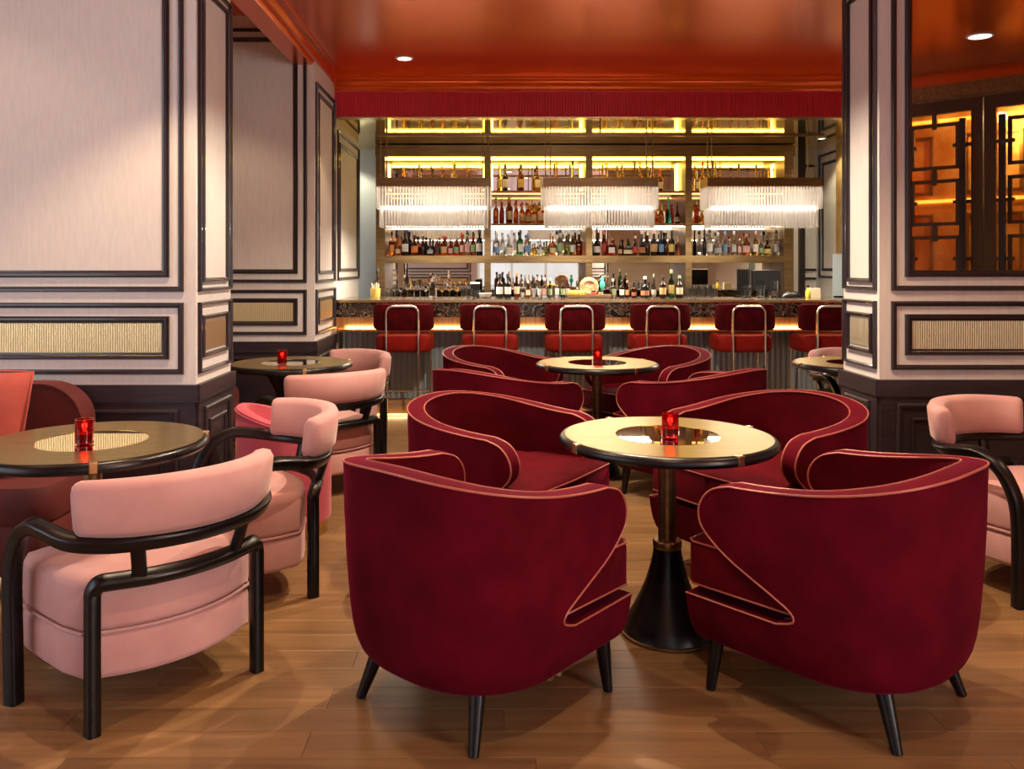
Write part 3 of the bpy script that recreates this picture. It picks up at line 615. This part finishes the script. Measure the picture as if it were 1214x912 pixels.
# ------------------------------------------------------------------ chandeliers and rail
t = empty('hanging_rail', (1.0, 7.85, 2.56), 0, 'long slim bronze rail running under gold soffit above the chandeliers', 'rail')
part(MB().box(-1.04, 3.10, 7.80, 7.835, 2.575, 2.60), 'rail_bar', M['bronze'], t)
for x in (-.95, 1.03, 3.0): part(MB().rod((x, 7.818, 2.60), (x, 7.818, 2.70), .008), 'rail_hanger', M['bronze'], t, 50)
CW, CD = 1.06, .26
def chandelier(px0, px1, label):
    cx = ((px0 + px1)/2 - 580)/1000*7.75
    t = empty('rod_chandelier', (cx, 7.88, 1.73), 0, label, 'chandelier', 'crystal rod chandeliers over the bar')
    h2 = CW/2; dd = CD/2
    fr = MB().box(-h2, h2, -dd, -dd + .012, .37, .455).box(-h2, h2, dd - .012, dd, .37, .455).box(-h2, -h2 + .012, -dd + .012, dd - .012, .37, .455).box(h2 - .012, h2, -dd + .012, dd - .012, .37, .455)
    fr.build('bronze_frame', M['bronze'], t)
    MB().box(-h2 + .012, h2 - .012, -dd + .012, dd - .012, .44, .45).build('top_plate', M['bronze'], t)
    for nm, a, b, z0, z1 in (('upper_rods', h2 - .004, dd - .004, .17, .38), ('lower_rods', h2 - .035, dd - .035, .0, .20)):
        mb = MB(); st = .027
        nx = int(2*a/st); ny = int(2*b/st)
        for i in range(nx + 1):
            x = -a + 2*a*i/nx
            for y in (-b, b): mb.rod((x, y, z0), (x, y, z1), .0095, seg=6)
        for i in range(1, ny):
            y = -b + 2*b*i/ny
            for x in (-a, a): mb.rod((x, y, z0), (x, y, z1), .0095, seg=6)
        tag(mb.build(nm, M['crystal'], t, 70), kind='stuff')
    lt = MB()
    lt.box(-h2 + .05, h2 - .05, -dd + .045, -dd + .06, .178, .196).box(-h2 + .05, h2 - .05, dd - .06, dd - .045, .178, .196)
    lt.build('light_bar', M['led_w'], t)
    MB().box(-h2 + .05, h2 - .05, -.03, .03, .41, .43).build('light_bar', M['led_w'], t)
    for sx in (-1, 1):
        for o_ in (.03, .08):
            x = sx*(h2 - o_); mb = MB().rod((x, -.02 if o_ < .05 else .02, .45), (x, -.02 if o_ < .05 else .02, .97), .0055, seg=6)
            mb.build('suspension_rod', M['bronze'], t, 60)
    light('chandelier_glow', 'AREA', (cx, 7.88, 1.72), 34, (1, .86, .66), (0, 0, 0), shape='RECTANGLE', size=.95, size_y=.16)
chandelier(447, 581, 'left of three rectangular two-tier crystal rod chandeliers over the bar')
chandelier(645, 779, 'middle of three rectangular two-tier crystal rod chandeliers over the bar')
chandelier(840, 974, 'right of three rectangular two-tier crystal rod chandeliers over the bar')

# ------------------------------------------------------------------ bar stools
def make_stool():
    t = empty('bar_stool', (0, 0, 0), 0, 'x', 'bar stool', 'bar stools along the counter')
    # local +y faces the bar; origin on the floor under the seat centre
    def pad(w_, d_, z0, z1, r, k):
        rings = []
        for z, s in ((z0, .9), (z0 + .02, .985), (z0 + .04, 1), (z1 - .04, 1), (z1 - .012, .975), (z1, .9)): rings.append([(x*1 if False else x*s, y*s, z) for x, y in rrect(w_, d_, r, k)])
        return MB().loops(rings)
    pad(.50, .44, .625, .775, .14, 5).build('seat', M['stoolred'], t, 60)
    mb = MB(); rings = []
    for i in range(13):
        u_ = -1 + i/6; a = u_*R(34); rr = .45
        cx, cy = rr*math.sin(a), -.215 + rr*(1 - math.cos(a))
        nx, ny = math.sin(a), -math.cos(a); th = .032 if abs(u_) < .99 else .018
        h0, h1 = (.815, 1.045) if abs(u_) < .99 else (.83, 1.03)
        rings.append([(cx + nx*a_*th, cy + ny*a_*th, z) for a_, z in ((1, h0 + .015), (1, h1 - .015), (.6, h1), (-.6, h1), (-1, h1 - .015), (-1, h0 + .015), (-.6, h0), (.6, h0))])
    mb.loops(rings).build('backrest', M['stoolback'], t, 50)
    pth = [(-.137, -.265, 0), (-.137, -.265, .5), (-.137, -.265, .95)]
    for a in range(15, 91, 15): pth.append((-.137 + .06*(1 - math.cos(R(a))), -.265, .965 + .06*math.sin(R(a))))
    pth += [(-x, y, z) for x, y, z in pth[::-1]]
    MB().sweep(pth, .0115, up=(0, 1, 0)).build('back_tube', M['steel'], t, 60)
    for s_ in (-1, 1):
        MB().rod((s_*.212, .17, 0), (s_*.212, .17, .65), .012).build('leg', M['steel'], t, 60)
        MB().rod((s_*.137, -.262, .70), (s_*.137, -.15, .70), .009).build('seat_bracket', M['steel'], t, 60)
    MB().rod((-.212, .17, .24), (.212, .17, .24), .009).build('footrest', M['steel'], t, 60)
    return t
proto = make_stool()
SL = ['leftmost red velvet bar stool, behind the small pink chairs', 'second red velvet bar stool from the left along the counter', 'third red velvet bar stool from the left, behind table with votive', 'fourth red velvet bar stool from the left along the counter', 'fifth red velvet bar stool, just left of the right-hand one', 'rightmost red velvet bar stool, half hidden by right pier']
for i, px in enumerate((477, 581, 683.5, 786, 888, 988)):
    o = proto if i == 0 else copy_tree(proto)
    o.location = ((px - 580)/1000*7.2, 7.2 + .265, 0); o['label'] = SL[i]

# ------------------------------------------------------------------ burgundy tub chairs
def make_tub():
    t = empty('tub_chair', (0, 0, 0), 0, 'x', 'armchair', 'burgundy velvet tub chairs')
    HW, YBK, YS, YFR = .400, -.385, -.02, .365
    # half plan curve from back centre to the front, by arc length
    half = []
    for i in range(17):
        a = math.pi/2*i/16; ex = .86
        half.append((HW*math.sin(a)**ex, YS + (YBK - YS)*math.cos(a)**ex))
    for i in range(1, 9): half.append((HW - .012*i/8, YS + (YFR - YS)*i/8))
    L = [0]
    for p, q in zip(half, half[1:]): L.append(L[-1] + math.dist(p, q))
    LT = L[-1]; LARC = L[16]
    def plan(s):
        a = min(abs(s), LT)
        for i in range(len(L) - 1):
            if a <= L[i+1] + 1e-9:
                f = (a - L[i])/(L[i+1] - L[i]); x = half[i][0] + (half[i+1][0] - half[i][0])*f; y = half[i][1] + (half[i+1][1] - half[i][1])*f
                return (math.copysign(x, s), y)
    def y2s(y): return LARC + (y - YS)
    def k(z):
        pts = [(.155, .80), (.17, .855), (.20, .895), (.25, .925), (.31, .945), (.45, .972), (.6, .99), (.8, 1.0)]
        for (a, b), (c, d) in zip(pts, pts[1:]):
            if z <= c: return b + (d - b)*max(0, (z - a))/(c - a)
        return 1.0
    def outer(s, z):
        x, y = plan(s); f = k(z); return Vector((x*f, y*f if y < 0 else y*(.5 + .5*f), z))
    def nrm(s):
        a = Vector((*plan(s - .01), 0)); b = Vector((*plan(s + .01), 0)); d = b - a
        n_ = Vector((d.y, -d.x, 0)).normalized()
        return n_ if n_.dot(Vector((*plan(s), 0)) - Vector((0, .1 if plan(s)[1] < .1 else plan(s)[1], 0))) > 0 else -n_
    def ztop(s):
        f = min(1, abs(s)/y2s(.22)); return .775 - .088*(f*f*(3 - 2*f))
    Z0 = .31
    # nose of the wing: (y, height fraction)
    nose = [(.035, 0), (-.022, .05), (-.018, .12), (.035, .20), (.115, .305), (.195, .415), (.255, .53), (.290, .64), (.294, .76), (.275, .87), (.238, .955), (.18, 1.0)]
    nose = [(p.x, p.y) for p in catmull([(a, b, 0) for a, b in nose], 3)]
    N = 40; mb = MB(); TH = .072
    def cols(yf): sf = y2s(yf); return [-sf + 2*sf*j/N for j in range(N + 1)]
    rows_o, rows_i = [], []
    for yf, fr in nose:
        ro, ri = [], []
        for s in cols(yf):
            z = Z0 + fr*(ztop(s) - Z0); p = outer(s, z); ro.append(p)
            n_ = nrm(s); th = TH*(.75 + .25*fr)
            edge = min(1, (y2s(yf) - abs(s))/.10)
            ri.append(p - n_*th)
        rows_o.append(ro); rows_i.append(ri)
    mb.loops(rows_o, cap=False, closed=False)
    # base below
    zb = [.155, .165, .18, .21, .25, .31]
    rows_b = []
    for z in zb:
        rows_b.append([outer(s, z) for s in [-LT + 2*LT*j/60 for j in range(61)]])
    mb.loops(rows_b, cap=True, closed=True)
    osh = mb.build('outer_shell', M['velvet_red'], t, 40)
    mi = MB(); mi.loops(rows_i, cap=False, closed=False)
    # rim between outer and inner faces
    ring_o = [r[0] for r in rows_o] + rows_o[-1][1:-1] + [r[-1] for r in rows_o[::-1]]
    ring_i = [r[0] for r in rows_i] + rows_i[-1][1:-1] + [r[-1] for r in rows_i[::-1]]
    inb = mi.build('inner_back', M['velvet_in'], t, 40)
    rm = MB(); mid = [(a + b)/2 + Vector((0, 0, .006)) for a, b in zip(ring_o, ring_i)]
    rm.loops([ring_o, mid, ring_i], cap=False, closed=False); rm.build('rim', M['velvet_red'], t, 60)
    MB().sweep(ring_o, .0036).build('piping', M['piping'], osh, 60)
    MB().sweep(ring_i, .0036).build('piping', M['piping'], inb, 60)
    # base top edge piping from notch round the front
    for s_ in (-1, 1):
        pth = [outer(s_*y2s(y), .31) for y in (.035, .10, .17, .23, .29, .33, .363)]
        MB().sweep(pth, .0032).build('piping', M['piping'], osh, 60)
    # T-shaped seat cushion
    wi = HW*.955 - TH - .006; wo = .362
    out_ = [(-wo, YFR - .035), (-wo, .0), (-wi, -.04), (-wi, -.09), (-wi*.86, -.20), (-wi*.5, -.275), (0, -.295), (wi*.5, -.275), (wi*.86, -.20), (wi, -.09), (wi, -.04), (wo, .0), (wo, YFR - .035), (wo - .02, YFR - .012), (0, YFR), (-wo + .02, YFR - .012)]
    cen = Vector((0, .03))
    rings = []
    for z, s in ((.335, .96), (.345, 1.0), (.465, 1.0), (.485, .975), (.495, .92), (.505, .6)): rings.append([(cen.x + (x - cen.x)*s, cen.y + (y - cen.y)*s, z) for x, y in out_])
    scu = MB().loops(rings).build('seat_cushion', M['velvet_in'], t, 50)
    for z in (.345, .478):
        ring = [(cen.x + (x - cen.x)*1.0, cen.y + (y - cen.y)*1.0, z) for x, y in out_[10:] + out_[:3]]
        MB().sweep(ring, .0032).build('piping', M['piping'], scu, 60)
    for x, y, bx_, by in ((.30, .28, .315, .295), (-.30, .28, -.315, .295), (.205, -.20, .245, -.262), (-.205, -.20, -.245, -.262)):
        MB().rod((x, y, .18), (bx_, by, 0), .027, .015, seg=10).build('leg', M['black'], t, 50)
    return t
proto = make_tub()
T1 = (.6625, 3.14); T2 = (.708, 5.53)
TUB = [(-.05, 2.70, 48, 'large burgundy tub chair in left foreground with its rounded back to us'),
       (1.145, 2.71, 132, 'large burgundy tub chair in right foreground with its rounded back to us'),
       (.055, 3.70, -34, 'burgundy tub chair facing us, far left of the near round table'),
       (1.23, 3.75, -148, 'burgundy tub chair facing us, far right of the near round table'),
       (.075, 5.04, 48, 'burgundy tub chair with back to us, left front of middle distance table'),
       (1.24, 5.06, 132, 'burgundy tub chair with back to us, right front of middle distance table'),
       (.08, 6.05, -38, 'burgundy tub chair nearest the stools, far left of middle distance table'),
       (1.16, 6.05, -142, 'burgundy tub chair nearest the stools, far right of middle distance table')]
for i, (x, y, a, lb) in enumerate(TUB):
    o = proto if i == 0 else copy_tree(proto)
    o.location = (x, y, 0); o.rotation_euler = (0, 0, R(a - 90)); o['label'] = lb

# ------------------------------------------------------------------ pink armchairs with black frames
def make_pink():
    t = empty('open_armchair', (0, 0, 0), 0, 'x', 'armchair', 'pink velvet armchairs with black frames')
    sq = rrect(.046, .046, .008, 2)
    up = [(-.362, .165, 0), (-.364, .168, .18), (-.368, .166, .36), (-.370, .145, .46), (-.368, .09, .545), (-.362, .01, .585), (-.350, -.07, .582), (-.318, -.165, .566), (-.24, -.245, .56), (-.13, -.30, .56), (0, -.32, .56)]
    up = up + [(-x, y, z) for x, y, z in up[-2::-1]]
    MB().sweep(catmull(up, 5), sq).build('arm_rail', M['black'], t, 50)
    lo = [(-.27, -.20, 0), (-.27, -.20, .2), (-.27, -.20, .38), (-.268, -.20, .415), (-.255, -.212, .438), (-.22, -.225, .44), (-.12, -.262, .44), (0, -.277, .44)]
    lo = lo + [(-x, y, z) for x, y, z in lo[-2::-1]]
    MB().sweep(catmull(lo, 4), rrect(.04, .046, .01, 2)).build('rear_leg_rail', M['black'], t, 50)
    for s_ in (-1, 1):
        MB().sweep([(s_*.155, -.255, .445), (s_*.175, -.285, .555)], rrect(.042, .03, .008, 2)).build('back_post', M['black'], t, 40)
    # backrest
    def arc(u_):
        a = u_*R(56); rr = .355
        return Vector((rr*math.sin(a), .035 - rr*math.cos(a), 0)), Vector((math.sin(a), -math.cos(a), 0))
    rings = []
    us = [-1.0, -.985, -.94] + [-.88 + 1.76*i/20 for i in range(21)] + [.94, .985, 1.0]
    for u_ in us:
        p, n_ = arc(u_); e_ = abs(u_); sh = 0 if e_ < .95 else (.012 if e_ < .99 else .03)
        ht = .755 - .012*u_*u_ - sh*.6; hb = .578 + sh*.5; th = .040 - sh*.75
        ring = []
        for a, z in ((1, hb + .022), (1.02, (hb + ht)/2), (.96, ht - .028), (.62, ht - .006), (0, ht), (-.62, ht - .006), (-.96, ht - .028), (-1.02, (hb + ht)/2), (-1, hb + .022), (-.6, hb), (.6, hb)):
            lean = (z - .58)*.13
            ring.append(p + n_*(a*th + lean) + Vector((0, 0, z)))
        rings.append(ring)
    MB().loops(rings).build('backrest', M['pink'], t, 60)
    # seat: cushion above, upholstered base below
    def outline(g=0):
        pts = []
        for i in range(13):
            x = -.275 + .55*i/12; pts.append((x, -.225 + .085*(x/.275)**2))
        pts += [(.30, -.05), (.312, .10), (.315, .235), (.295, .272), (0, .285), (-.295, .272), (-.315, .235), (-.312, .10), (-.30, -.05)]
        return pts
    def pad(z0, z1, crown):
        rings = []
        for z, s in ((z0, .95), (z0 + .008, .99), (z0 + .02, 1), (z1 - .03, 1), (z1 - .008, .975), (z1 + crown*.4, .85), (z1 + crown, .5)): rings.append([(x*s, .03 + (y - .03)*s, z) for x, y in outline()])
        return MB().loops(rings)
    pad(.135, .275, 0).build('seat_base', M['pink'], t, 60)
    scu = pad(.277, .435, .018).build('seat_cushion', M['pink'], t, 60)
    MB().sweep([(x*1.003, .03 + (y - .03)*1.003, .276) for x, y in outline()], .005, closed=True).build('piping', M['pink'], scu, 60)
    return t
proto = make_pink()
PINK = [(-1.115, 2.784, 137, 'pink velvet armchair with back to us, nearest at left foreground'),
        (-1.03, 3.625, 208, 'pink velvet armchair with back against the rose barrel chair, behind nearest pink chair'),
        (-1.02, 5.14, 127, 'pink velvet armchair with back to us, at the table between left piers'),
        (-1.08, 5.97, 228, 'small distant pink velvet armchair closest to the leftmost bar stool'),
        (2.345, 3.69, -60, 'pink velvet armchair cut by the right edge, below the mirror pier'),
        (2.70, 6.05, -70, 'small distant pink armchair behind small table, half hidden by right pier')]
for i, (x, y, a, lb) in enumerate(PINK):
    o = proto if i == 0 else copy_tree(proto)
    o.location = (x, y, 0); o.rotation_euler = (0, 0, R(a - 90)); o['label'] = lb

# ------------------------------------------------------------------ round tables
def make_table(flared=False):
    t = empty('round_table', (0, 0, 0), 0, 'x', 'table', 'round brass and black cocktail tables')
    rad = .392; zt = .737
    MB().lathe([(.1905, zt - .02), (.1905, zt), (rad - .012, zt), (rad - .012, zt - .02), (.1905, zt - .02)], 64, cap=False).build('tabletop', M['tabletop'], t, 40)
    MB().lathe([(.001, zt - .0015), (.190, zt - .0015), (.190, zt - .01), (.001, zt - .01)], 48).build('mirror_inset', M['inset'], t, 40)
    MB().lathe([(rad - .012, zt - .001), (rad, zt - .004), (rad + .008, zt - .014), (rad + .008, zt - .026), (rad - .004, zt - .038), (rad - .05, zt - .04), (.03, zt - .04), (.03, zt - .022), (rad - .012, zt - .0205)], 64, cap=False).build('table_rim', M['black'], t, 40)
    trim_ = kids(t)[-1] if kids(t)[-1].name.startswith('table_rim') else [c for c in kids(t) if c.name.startswith('table_rim')][0]
    for j in range(4):
        a = R(25 + 90*j); mb = MB().box(rad - .016, rad + .0105, -.013, .013, zt - .034, zt + .0015)
        mb.v = [(x*math.cos(a) - y*math.sin(a), x*math.sin(a) + y*math.cos(a), z) for x, y, z in mb.v]; bev(mb.build('brass_clip', M['brass'], trim_), .003, 2)
    if not flared:
        MB().lathe([(.033, .345), (.033, zt - .045), (.07, zt - .04)], 24).build('pole', M['bronze'], t, 40)
        MB().lathe([(.05, .318), (.053, .322), (.053, .344), (.05, .348), (.033, .348)], 28).build('collar', M['bronze'], t, 40)
        pr = [(.165, .012), (.160, .03), (.145, .06), (.122, .10), (.098, .15), (.078, .20), (.063, .25), (.054, .29), (.05, .32)]
        MB().lathe(pr, 40).build('pedestal', M['black'], t, 60)
    else:
        MB().lathe([(.09, .012), (.075, .08), (.068, .25), (.075, .42), (.10, .55), (.155, .65), (.20, .697)], 40).build('pedestal', M['black'], t, 60)
    MB().lathe([(.168, 0), (.172, .004), (.172, .012), (.160, .014)], 40).build('foot_ring', M['bronze'], t, 40)
    return t
tb = make_table(); tb.location = (*T1, 0); tb['label'] = 'round brass topped table among the four nearest burgundy tub chairs'
TS = [(*T2, 'round brass topped table in middle distance among burgundy chairs by the stools'), (-1.43, 3.04, 'round table with pale mirrored centre at left by the coral cushion'), (2.41, 5.53, 'small table edge seen just left of right pier, before the stools')]
for x, y, lb in TS:
    o = copy_tree(tb); o.location = (x, y, 0); o['label'] = lb; o.rotation_euler = (0, 0, R(random.uniform(-20, 20)))
tf = make_table(True); tf.location = (-1.30, 5.53, 0); tf['label'] = 'round black table with flared pedestal between the two left piers'

# candles
def make_votive():
    t = empty('votive_candle', (0, 0, 0), 0, 'x', 'candle', 'red glass votive candles')
    MB().lathe([(.028, 0), (.031, .003), (.031, .086), (.0275, .086), (.027, .010), (.001, .009)], 24).build('red_glass', M['votive'], t, 40)
    MB().lathe([(.025, .0105), (.025, .035), (.001, .036)], 20).build('wax', PAPER['wine'], t, 40); wax = [c for c in kids(t) if c.name.startswith('wax')][0]
    MB().rod((0, 0, .034), (0, 0, .042), .0012, seg=6).build('wick', PAPER['black'], wax)
    MB().lathe([(.002, .042), (.0065, .048), (.006, .054), (.002, .066), (.0005, .071)], 12).build('flame', M['flame'], wax, 60)
    return t
cv = make_votive(); cv.location = (.663, 3.09, .738); cv['label'] = 'red glass votive candle on the near brass table'
for x, y, lb in ((.708, 5.50, 'red glass votive candle on the middle distance brass table'), (-1.43, 2.98, 'red glass votive candle on the left table by coral cushion'), (-1.335, 5.44, 'red glass votive candle on the black table between left piers')):
    o = copy_tree(cv); o.location = (x, y, .738); o['label'] = lb
for x, y in ((.663, 3.09), (.708, 5.50), (-1.43, 2.98), (-1.335, 5.44)):
    light('candle_glow', 'POINT', (x, y, .80), .35, (1, .35, .12), shadow_soft_size=.01)

# ------------------------------------------------------------------ rose barrel chair, banquettes, cushion
t = empty('barrel_chair', (-1.06, 4.36, 0), 0, 'rose velvet barrel chair on a brass plinth behind pink armchair', 'armchair')
def rim(a): return .575 - .075*math.cos(a - R(10))
seg = 40; rings = []
for f in (0, .03, .5, .95, 1.0):
    rings.append([(.24*(1 - .012*(f in (0, 1.0)))*math.cos(2*math.pi*j/seg), .24*math.sin(2*math.pi*j/seg), .075 + f*(rim(2*math.pi*j/seg) - .075)) for j in range(seg)])
rings.append([(.225*math.cos(2*math.pi*j/seg), .225*math.sin(2*math.pi*j/seg), rim(2*math.pi*j/seg) + .008) for j in range(seg)])
rings.append([(.185*math.cos(2*math.pi*j/seg), .185*math.sin(2*math.pi*j/seg), rim(2*math.pi*j/seg)) for j in range(seg)])
rings.append([(.18*math.cos(2*math.pi*j/seg), .18*math.sin(2*math.pi*j/seg), .44) for j in range(seg)])
MB().loops(rings).build('barrel_shell', M['rose'], t, 50)
MB().lathe([(.17, .44), (.175, .47), (.16, .485), (.001, .492)], 32).build('seat_cushion', M['rose'], t, 50)
MB().sweep([(.243*math.cos(2*math.pi*j/seg), .243*math.sin(2*math.pi*j/seg), rim(2*math.pi*j/seg) - .012) for j in range(seg)], .004, closed=True).build('piping', M['rose'], t, 60)
MB().lathe([(.222, 0), (.222, .074)], 40).build('brass_plinth', M['brass'], t, 40)

def banquette(x1, y1, label, z=.0):
    t = empty('banquette', (x1, y1, 0), 0, label, 'sofa', 'dark red banquettes against the piers')
    W = 1.25; D = .72
    def slab(x0, x1_, y0, y1_, z0, z1, r):
        rings = []
        w_, d_ = x1_ - x0, y1_ - y0; cx, cy = (x0 + x1_)/2, (y0 + y1_)/2
        for z, s in ((z0, .0), (z0 + .015, 1), (z1 - .03, 1), (z1, .0)):
            g = .012 if s == 0 else 0
            rings.append([(cx + x*(1 - 2*g/w_), cy + y*(1 - 2*g/d_), z) for x, y in rrect(w_, d_, r, 6)])
        return MB().loops(rings)
    slab(-W, .0, -D, -.02, .09, .30, .10).build('sofa_base', M['sofa'], t, 50)
    slab(-W, -.44, -D - .02, -.16, .302, .46, .08).build('seat_cushion', M['sofa'], t, 50)
    slab(-.435, -.005, -D - .01, -.16, .302, .455, .10).build('seat_cushion', M['sofa'], t, 50)
    # back with rounded upper right corner
    pts = [(-W, .30), (-.13, .30), (-.13, .60)] + [(-.33 + .20*math.cos(R(a)), .62 + .185*math.sin(R(a))) for a in range(0, 91, 10)] + [(-W, .805)]
    rings = [[(x, y, z) for x, z in pts] for y in (-.165, -.15, -.03, -.015)]
    bev(MB().loops(rings).build('sofa_back', M['sofa'], t, 40), .012, 3)
    MB().sweep([(x, -.167, z) for x, z in pts[1:]], .004, up=(0, 1, 0)).build('piping', M['sofa'], t, 60)
    slab(-W + .03, -.04, -D + .04, -.04, 0, .088, .08).build('brass_plinth', M['brass'], t, 50)
    return t
banquette(-1.80, 4.16, 'dark red velvet banquette with coral cushion against the near left pier')
banquette(-1.88, 6.60, 'dark red banquette edge against the far left pier behind black table')
# coral cushion
t = empty('cushion', (-2.235, 3.70, .4625), R(-10), 'coral velvet scatter cushion leaning on dark red banquette at left edge', 'cushion')
nn = 12; top = []; bot = []
for i in range(nn + 1):
    r1, r2 = [], []
    for j in range(nn + 1):
        u_, v_ = -1 + 2*i/nn, -1 + 2*j/nn
        pin = 1 - .07*(1 - abs(u_*v_))*0 ; th = .085*((1 - u_**4)*(1 - v_**4))**.5
        cx = u_*.225*(1 - .05*(1 - v_*v_)*abs(u_)); cz = v_*.225*(1 - .05*(1 - u_*u_)*abs(v_))
        r1.append((cx, -th, cz)); r2.append((cx, th, cz))
    top.append(r1); bot.append(r2)
mb = MB().loops(top, cap=False, closed=False).loops(bot, cap=False, closed=False)
RX = Matrix.Rotation(R(-14), 3, 'X')
mb.v = [tuple(RX @ Vector(p) + Vector((0, .0, .222))) for p in mb.v]
mb.build('cushion_cover', M['coral'], t, 60, merge=True)
edge = [(u_*.25, 0, -.25) for u_ in (-1, -.5, 0, .5, 1)] + [(.25, 0, v_*.25) for v_ in (-.5, 0, .5, 1)] + [(u_*.25, 0, .25) for u_ in (.5, 0, -.5, -1)] + [(-.25, 0, v_*.25) for v_ in (.5, 0, -.5)]
MB().sweep([tuple(RX @ (Vector(p)*.985*.9) + Vector((0, 0, .222))) for p in edge], .005, closed=True, up=(0, 1, 0)).build('piping', M['coral'], t, 60)

for x, y, lb in ((3.45, 8.75, 'added fill downlight in gold soffit at right end of bar'), (-1.62, 9.25, 'added fill downlight in gold soffit at left end of bar')): downlight(x, y, 2.70, lb, 30, 60, r=.03, color=(1, .88, .6))  # two added lamps that brighten the dim panels at the bar ends
# ------------------------------------------------------------------ more recessed lights above tables, one added as fill for chair fronts (out of frame)
for x, y, e_, z, lb in ((.70, 3.35, 170, ZC, 'recessed downlight over near brass table'), (-1.15, 3.25, 130, ZC, 'recessed downlight over left aisle table'), (.70, 5.2, 110, ZC, 'recessed downlight over middle distance table'), (2.0, 3.0, 60, ZC, 'recessed downlight before the mirror pier'), (-2.6, 3.3, 18, 3.34, 'recessed downlight in near alcove over banquette'), (-2.2, 5.6, 35, 3.34, 'recessed downlight in far alcove between piers'), (.35, 4.35, 300, ZC, 'recessed wide downlight in the aisle between the piers'), (.4, 1.2, 100, ZC, 'added fill downlight above the photographer')):
    downlight(x, y, z, lb, e_, 68 if e_ > 200 else 52, color=(1, .82, .62) if e_ > 200 else WARM, soft=.02)
